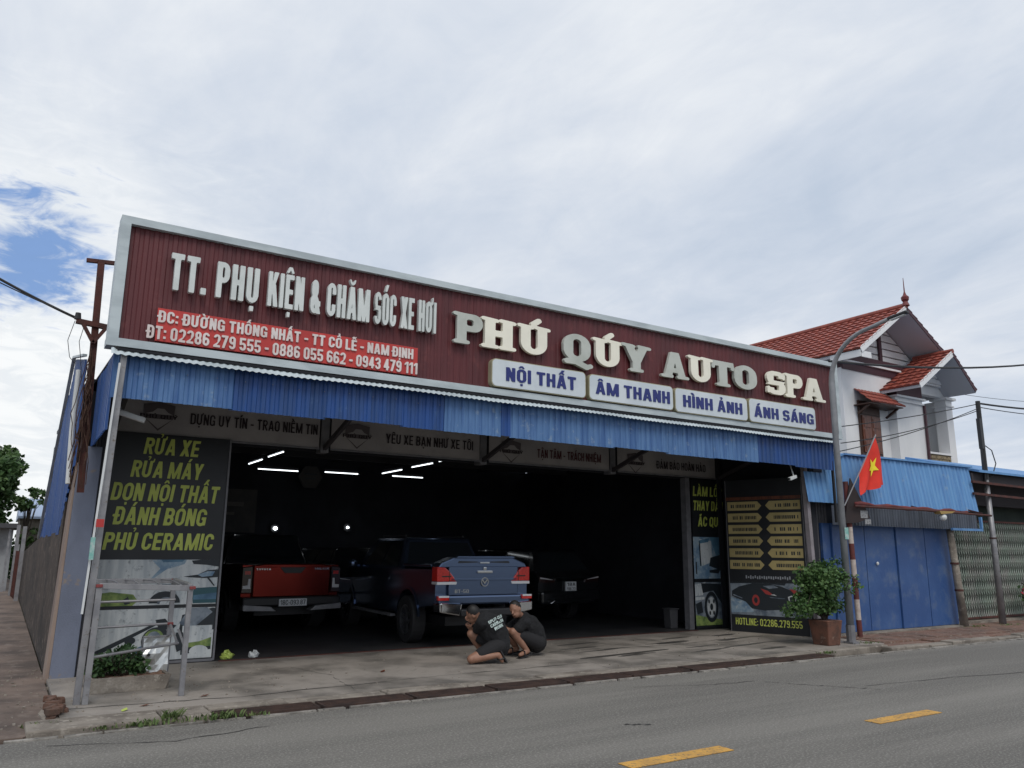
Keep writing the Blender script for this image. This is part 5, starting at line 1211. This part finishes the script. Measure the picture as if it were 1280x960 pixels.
for i in range(10): j=(i+1)%10; F+= [(0,11+i,11+j),(11+i,1+i,1+j,11+j)]
g.add(V,F); g.build('star',flagy,fc,fix=False)
# ================================================================ neighbouring blue shop
nb=thing('blue_shop','closed shop with blue steel folding doors and pale blue ribbed awning','shop',(15.5,11,0))
g=G(); g.box(13.05,17.45,9.75,16,0,3.35); g.build('wall',M('dull_wall',(.10,.11,.14),(.07,.08,.10),1.5,.9),nb)
g=G(); g.box(12.85,17.5,9.4,9.72,0,.085); g.build('door_sill',oldconc,nb)
for k in range(4):
    x0=13.26+1.03*k; g=G(); g.box(x0+.006,x0+1.03-.006,9.60+.014*(k%2),9.64+.014*(k%2),.09,2.10); d=g.build('door_leaf',bluedoor,nb,bevel=.006)
    g=G(); g.box(x0+.008,x0+.045,9.585+.014*(k%2),9.60+.014*(k%2),.09,2.10); g.build('door_stile',bluedoor,d)
g=G(); g.box(13.02,13.25,9.62,9.68,.09,2.10); g.build('door_jamb',bluedoor,nb)
g=G(); g.ell((14.62,9.58,1.35),(.035,.02,.035),10,8); g.build('door_knob',rubw,nb)
g=G(); g.corr(13.0,18.0,2.06,2.42,9.36,.09,.015); g.build('lower_valance',M('grey_ribbed',(.075,.09,.12),(.05,.06,.08),2,.6,streak=(3,3,.35)),nb,fix=False)
def topz(t): return 3.40+.03*(t-12.4)/5 if t>13.62 else 3.12+.30*(t-12.35)/1.27
x=12.35
k=0
while x<18.15:
    x1=min(x+1.02,18.17); g=G(); g.corr(x,x1,lambda t:2.46,lambda t:topz(t) if t>12.9 else 3.02,9.36+.006*(k%2),.135,.02); V=[]
    for (a,b,c) in g.v: V.append((a+(.10*(3.4-c) if a>17.9 else 0)*0,b+.12*(c-2.46),c))
    g.v=V; g.build('awning_sheet',blueN,nb,fix=False); x=x1; k+=1
g=G(); g.bar((13.6,9.46,3.43),(18.2,9.46,3.46),.10,.035); g.bar((12.9,9.46,3.19),(13.6,9.46,3.43),.09,.035); g.build('awning_cap',ltframe if False else blueN,nb)
g=G(); g.prism([(9.5,3.43),(16,3.1),(16,3.05),(9.5,3.38)],'x',13.4,18.15); g.build('roof',blueN,nb)
g=G(); g.bar((16.9,9.30,2.06),(18.10,9.30,2.06),.05,.05); g.bar((18.08,9.30,2.08),(18.08,9.30,2.34),.05,.05,up=(1,0,0)); g.build('pale_frame',blueN,nb)
g=G(); g.bar((17.6,9.7,2.1),(17.6,9.7,3.35),.3,.3) if False else g.box(17.45,18.1,9.9,16,2.2,3.3); g.build('side_block',darkw,nb)
t=thing('rolled_awning','rolled dark red awning tube along the front of the blue shop','awning',(15.6,9.0,2.4))
g=G(); g.tube([(13.25,9.05,2.40),(15.5,9.02,2.395),(17.95,9.0,2.36)],.022,8); g.build('front_bar',rust,t)
g=G(); P=[(13.35+.2*k,9.10+.012*math.sin(k*2.2),2.445+.014*math.sin(k*1.3)-.002*k) for k in range(20)]; g.tube(P,[.035+.012*math.sin(k*1.7) for k in range(20)],9); g.build('rolled_cloth',M('dark_red_canvas',(.16,.035,.035),(.10,.03,.03),5,.9,bump=.4),t,smooth=True)
for x in (13.4,15.6,17.7): g=G(); g.bar((x,9.05,2.40),(x,9.40,2.5),.02,.03); g.build('support_arm',rust,t)
t=thing('wall_lamp','small lamp with yellow hood hanging from the red awning bar','lamp',(16.1,9.02,2.3)); g=G(); g.ell((16.05,8.99,2.27),(.09,.07,.07),12,8); g.build('shade',rubw,t); g=G(); g.prism([(15.9,2.33),(16.3,2.36),(16.42,2.40),(15.85,2.39)],'y',8.93,9.06); g.build('hood',flagy if False else M('ochre',(.35,.24,.08),None,rough=.8),t)
t=thing('concrete_post','leaning round concrete post between the blue doors and the green gate','post',(17.15,9.45,0)); g=G(); g.tube([(17.22,9.42,.03),(17.08,9.45,2.06)],[.085,.07],12); g.build('shaft',oldconc,t,smooth=True); g=G(); g.ring((17.165,9.43,.8),.08,.088,-.02,.02,14,axis='z'); g.ring((17.12,9.44,1.35),.078,.086,-.02,.02,14,axis='z'); g.build('band',rust,t)
# ================================================================ green gate shop
t=thing('green_gate_shop','dark shed closed by a green folding lattice gate under a blue roof','shed',(21,12,0))
g=G(); g.box(17.45,27,10.6,10.7,0,3.25); g.build('inner_wall',M('dark_green_wall',(.035,.05,.042),(.02,.03,.028),1.6,.9),t)
g=G(); g.box(17.4,27,9.75,10.4,0,.10); g.build('threshold',oldconc,t)
g=G(); g.box(18.1,27,10.2,10.4,2.7,3.60); g.box(18.2,27,9.45,9.55,3.15,3.33); g.build('fascia',M('dark_fascia',(.04,.035,.04),None,rough=.8),t)
g=G(); g.prism([(9.3,3.34),(11.0,3.78),(11.0,3.84),(9.3,3.39)],'x',18.25,28); g.build('roof',blueN,t)
for z in (3.12,2.86): g=G(); g.bar((18.0,9.35,z+.0),(27,9.30,z-.10),.05,.05); g.build('rail',rust,t)
gt=G(); x=17.35
while x<24.6:
    gt.box(x,x+.022,9.98,10.0,.12,2.30); x+=.098
o=gt.build('gate_bar',greeng,t); o['kind']='stuff'
gt=G(); k=0
while k<74:
    xa=17.36+.098*k
    for j in range(7):
        z=.15+.30*j; gt.bar((xa,9.975,z),(xa+.098,9.975,z+.15),.012,.008); gt.bar((xa,9.97,z+.30),(xa+.098,9.97,z+.15),.012,.008)
    k+=1
o=gt.build('lattice',greeng,t); o['kind']='stuff'
for z in (.14,2.30): g=G(); g.box(17.3,24.6,9.94,10.03,z-.02,z+.02); g.build('gate_track',rust,t)
t=thing('utility_pole','thin grey utility pole with black cable bundle at its top','utility pole',(18.75,9.42,0))
g=G(); g.tube([(18.76,9.42,.0),(18.745,9.42,3.2)],[.075,.055],12); g.build('lower_pole',galv,t,smooth=True)
g=G(); g.tube([(18.745,9.42,3.2),(18.73,9.4,5.02)],[.058,.05],10); g.build('upper_pole',blackp,t)
g=G(); g.box(18.60,18.68,9.34,9.42,3.9,4.6); g.tube([(18.63,9.38,3.0),(18.62,9.37,3.9)],.02,6); g.build('junction_box',blackp,t)
g=G(); g.tube([(18.8,9.4,4.0),(19.1,9.4,3.9),(19.22,9.4,3.6),(19.0,9.4,3.3),(18.8,9.4,3.25)],.012,6); g.tube([(18.68,9.4,3.0),(18.6,9.4,2.95),(18.64,9.4,3.2),(18.8,9.4,3.15)],.02,6); g.build('cable_loop',cable,t)
g=G(); g.ring((18.755,9.42,1.9),.068,.078,-.015,.015,12,axis='z'); g.build('band',rust,t)
t=thing('flowering_plant','pink flowering shrub in front of the green gate at the right edge','plant',(20.5,9.5,.05)); g=G(); rn=random.Random(4)
for k in range(9): g.tube([(20.5,9.5,.05),(20.5+rn.uniform(-.3,.3),9.5,.5),(20.5+rn.uniform(-.55,.5),9.5+rn.uniform(-.2,.2),.9)],.01,5)
g.build('stems',bark,t); g=G(); g.leaves((20.5,9.5,.62),(.5,.3,.35),300,.07,.2,1.2,rn); g.build('foliage',leafB,t,fix=False)['kind']='stuff'
g=G(); g.leaves((20.35,9.45,.74),(.45,.25,.16),90,.06,.2,1.8,rn); g.build('blossom',M('pink_petals',(.50,.05,.09),None,rough=.7),t,fix=False)['kind']='stuff'
wire('overhead_cable','thick black cable leaving the street lamp to the right across the house gable',(12.35,8.72,4.97),(32,9.8,8.9),.55,.022)
wire('overhead_cable','black cable running right from the utility pole top',(18.73,9.4,4.97),(30,9.6,6.3),.25,.022)
wire('overhead_cable','thin cable below the pole top cable at right',(18.73,9.4,4.88),(30,9.6,6.0),.25,.010)
for k,(z,z2,s) in enumerate(((4.85,3.42,.10),(4.80,3.62,.12),(4.95,3.95,.05))):
    wire('overhead_cable',('lowest','middle','highest')[k]+' of the three thin service wires fanning left from the utility pole',(18.72,9.4,z),(13.4,9.9,z2),s,.010,'service wires fanning left from the utility pole')
wire('overhead_cable','very thin cable crossing the sky right of the porch gable',(26.0,14.2,6.9),(45,16,9.0),.3,.008)
# ================================================================ the white house behind
YH=14.0
hs=thing('white_house','two storey white house with red tiled gables and brown shutters behind the shops','house',(23.5,17,0))
g=G(); g.prism([(20.36,0),(26.35,0),(26.35,7.25),(23.5,9.1),(20.36,7.30)],'y',YH,24) if False else g.box(20.36,24.35,YH,24,0,6.93); g.build('wall',white,hs)
g=G(); g.prism([(20.36,6.935),(25.45,6.935),(25.45,7.02),(22.62,8.80),(20.36,7.30)],'y',YH+.25,22.4); g.build('gable_wall',white,hs)
g=G(); g.box(24.352,25.5,YH+1.5,24,0,6.93); g.build('wall',white,hs)
g=G(); g.box(25.502,25.62,YH+.06,24,0,6.45); g.build('wall',white,hs)
# horizontal gable boards
for k in range(6):
    z=7.42+.24*k; L0=lambda q:max(20.7,22.62-(8.80-q)/.665); R0=lambda q:min(25.3,22.62+(8.80-q)/.632)
    z1=min(z+.20,8.74)
    if R0(z1)-L0(z1)>.1: g=G(); g.prism([(L0(z),z),(R0(z),z),(R0(z1),z1),(L0(z1),z1)],'y',YH+.17,YH+.22); g.build('gable_board',white,hs,bevel=.008)
g=G(); g.box(22.55,22.69,YH+.10,YH+.16,7.38,8.72); g.build('gable_post',plum,hs)
g=G(); g.box(20.40,25.4,YH-.06,YH+.16,7.18,7.38); g.build('plum_band',plum,hs)
g=G(); g.box(20.38,25.4,YH-.10,YH+.15,7.12,7.178); g.build('white_moulding',white,hs)
g=G(); g.box(20.40,24.0,YH-.04,YH+.14,6.90,7.118); g.build('plum_band',plum,hs)
def tiles(name,parent,A,B,Cc,Dd,nc,nr,amp=.045):
    """tiled slope: A-B eave line, D-C ridge line; wavy stepped courses"""
    A,B,Cc,Dd=[Vector(p) for p in (A,B,Cc,Dd)]; n=(B-A).cross(Dd-A).normalized()
    if n.z<0: n=-n
    g=G(); sub=4
    for j in range(nr):
        v0,v1=j/nr,(j+1)/nr+.02/nr
        V=[]
        for i in range(nc*sub+1):
            u=i/(nc*sub); w=amp*.6*abs(math.sin(math.pi*i/sub))**.7
            p0=A.lerp(B,u).lerp(Dd.lerp(Cc,u),v0)+n*(w+amp); p1=A.lerp(B,u).lerp(Dd.lerp(Cc,u),min(v1,1))+n*(w*.9+.006); pb=A.lerp(B,u).lerp(Dd.lerp(Cc,u),v0)
            V+=[pb,p0,p1]
        m=nc*sub+1; F=[]
        for i in range(m-1): F+=[(3*i,3*i+3,3*i+4,3*i+1),(3*i+1,3*i+4,3*i+5,3*i+2)]
        g.add(V,F)
    o=g.build(name,tile,parent,fix=False); o['kind']='stuff'; return o
YE=13.15; RX,RZ=22.62,8.95
# main gable roof: ridge along y
EL=(20.12,7.28); ER=(25.70,7.02)
for (x,z) in (EL,ER):
    g=G(); d=Vector((x-RX,0,z-RZ)).normalized(); P=[(RX,RZ),(x,z),(x,z-.10),(RX,RZ-.12)]; g.prism(P,'y',YE,22.5); g.build('roof_slab',soff,hs)
tiles('roof_tiles',hs,(EL[0]-.04,22.5,EL[1]),(EL[0]-.04,YE-.03,EL[1]),(RX,YE-.03,RZ+.01),(RX,22.5,RZ+.01),34,12)
tiles('roof_tiles',hs,(ER[0]+.04,YE-.03,ER[1]),(ER[0]+.04,22.5,ER[1]),(RX,22.5,RZ+.01),(RX,YE-.03,RZ+.01),34,12)
g=G(); g.tube([(RX,YE-.04,RZ+.06),(RX,22.5,RZ+.06)],.085,10); g.build('ridge_tile',tile,hs)
g=G(); g.bar((EL[0],YE-.012,EL[1]-.03),(RX,YE-.012,RZ-.03),.022,.17,up=(0,0,1)); g.build('bargeboard',white,hs)
g=G(); g.bar((RX,YE-.012,RZ-.03),(ER[0],YE-.012,ER[1]-.03),.022,.12,up=(0,0,1)); g.build('bargeboard',plum,hs)
g=G(); g.box(EL[0]-.02,EL[0]+.02,YE,YE+1.0,EL[1]-.22,EL[1]-.02); g.box(EL[0],EL[0]+.5,YE,YE+.04,EL[1]-.22,EL[1]-.04) ; g.build('eave_fascia',white,hs)
g=G(); g.tube([(RX,YE,RZ+.05),(RX,YE,RZ+.18),(RX,YE,RZ+.24),(RX,YE,RZ+.32),(RX,YE,RZ+.40),(RX,YE,RZ+.5),(RX,YE,RZ+.95)],[.12,.07,.11,.12,.05,.02,.008],12); g.build('finial',M('dark_red_ceramic',(.14,.02,.02),None,rough=.4),hs)
# porch gable
Y2=12.75; PX,PZ=24.22,7.66; PL_=(22.25,6.42); PR=(25.55,6.55)
PR=(25.36,6.60)
for (x,z) in (PL_,PR):
    g=G(); g.prism([(PX,PZ),(x,z),(x,z-.09),(PX,PZ-.11)],'y',Y2,YH+1.2); g.build('porch_roof_slab',soff,hs)
tiles('roof_tiles',hs,(PL_[0]-.03,YH+.0,PL_[1]),(PL_[0]-.03,Y2-.03,PL_[1]),(PX,Y2-.03,PZ+.01),(PX,YH+.0,PZ+.01),5,9)
tiles('roof_tiles',hs,(PR[0]+.03,Y2-.03,PR[1]),(PR[0]+.03,YH+.0,PR[1]),(PX,YH+.0,PZ+.01),(PX,Y2-.03,PZ+.01),5,7)
g=G(); g.tube([(PX,Y2-.03,PZ+.05),(PX,YH,PZ+.05)],.075,8); g.build('ridge_tile',tile,hs)
g=G(); g.bar((PL_[0],Y2-.012,PL_[1]-.03),(PX,Y2-.012,PZ-.03),.022,.17); g.build('bargeboard',white,hs)
g=G(); g.bar((PX,Y2-.012,PZ-.03),(PR[0],Y2-.012,PR[1]-.03),.022,.10); g.build('bargeboard',plum,hs)
g=G(); g.prism([(22.85,6.80),(25.0,6.80),(24.22,7.42)],'y',13.62,13.7); g.build('porch_gable',white,hs)
for k in range(3): g=G(); g.box(23.1+.33*k,24.95-.2*k,13.58,13.615,6.86+.18*k,7.0+.18*k); g.build('gable_board',white,hs,bevel=.006)
# bay wall, column, balcony
g=G(); g.box(22.55,23.98,13.72,YH-.002,0,6.24); g.build('bay_wall',white,hs)
g=G(); g.box(22.60,23.95,13.69,YH-.002,6.30,6.72); g.build('plum_band',plum,hs)
g=G(); g.box(22.5,24.05,13.62,YH-.002,6.24,6.30); g.box(22.55,24.0,13.66,YH-.002,6.10,6.15); g.build('cornice',white,hs)
g=G(); g.box(23.96,24.03,13.64,13.70,3.5,6.1); g.build('downpipe',plum,hs)
g=G(); g.box(25.25,25.62,13.68,14.05,0,6.42); g.build('porch_column',white,hs)
g=G(); g.box(25.15,25.72,13.58,14.15,6.42,6.50); g.box(25.20,25.67,13.63,14.1,6.20,6.25); g.build('column_capital',white,hs)
g=G(); g.box(24.05,25.6,13.75,13.95,6.50,6.85); g.build('porch_lintel',white,hs)
g=G(); g.box(24.03,25.25,13.72,13.92,3.6,4.60); bl=g.build('balcony_wall',stone,hs)
rn=random.Random(44); g=None
for r in range(8):
    x=24.04
    while x<25.2:
        w=rn.uniform(.10,.20); g=G(); g.box(x,min(x+w-.012,25.24),13.70-rn.uniform(0,.018),13.72,3.64+.118*r,3.64+.118*r+.105); g.build('stone',stone,bl); x+=w
g=G(); g.box(24.0,25.28,13.66,13.98,4.60,4.66); g.build('balcony_cap',white,hs)
# window with tiled canopy
w=thing_part('window',hs)
g=G(); g.box(21.0,22.02,YH-.06,YH-.002,4.35,6.0); g.build('frame',woodD,w)
for s in range(2):
    x0=21.08+.44*s; g=G(); g.box(x0,x0+.42,YH-.10,YH-.061,4.45,5.55); sh_=g.build('shutter',wood,w,bevel=.006)
for s in range(2):
    x0=21.08+.44*s
    for z in (4.50,4.85,5.2): g=G(); g.box(x0+.05,x0+.37,YH-.115,YH-.101,z,z+.28); g.build('shutter_panel',wood,w,bevel=.006)
g=G(); g.box(21.08,21.94,YH-.08,YH-.061,5.60,5.95); g.build('transom',woodD,w)
tiles('canopy_tiles',hs,(20.80,YH-.60,5.86),(22.50,YH-.60,5.86),(22.35,YH-.0,6.34),(20.9,YH-.0,6.34),9,3,.035)
g=G(); g.box(20.84,22.46,YH-.56,YH-.003,5.82,5.85); g.build('canopy_slab',woodD,hs)
for x in (20.95,22.35): g=G(); g.bar((x,YH-.05,5.58),(x,YH-.45,5.82),.05,.06); g.build('canopy_bracket',woodD,hs)
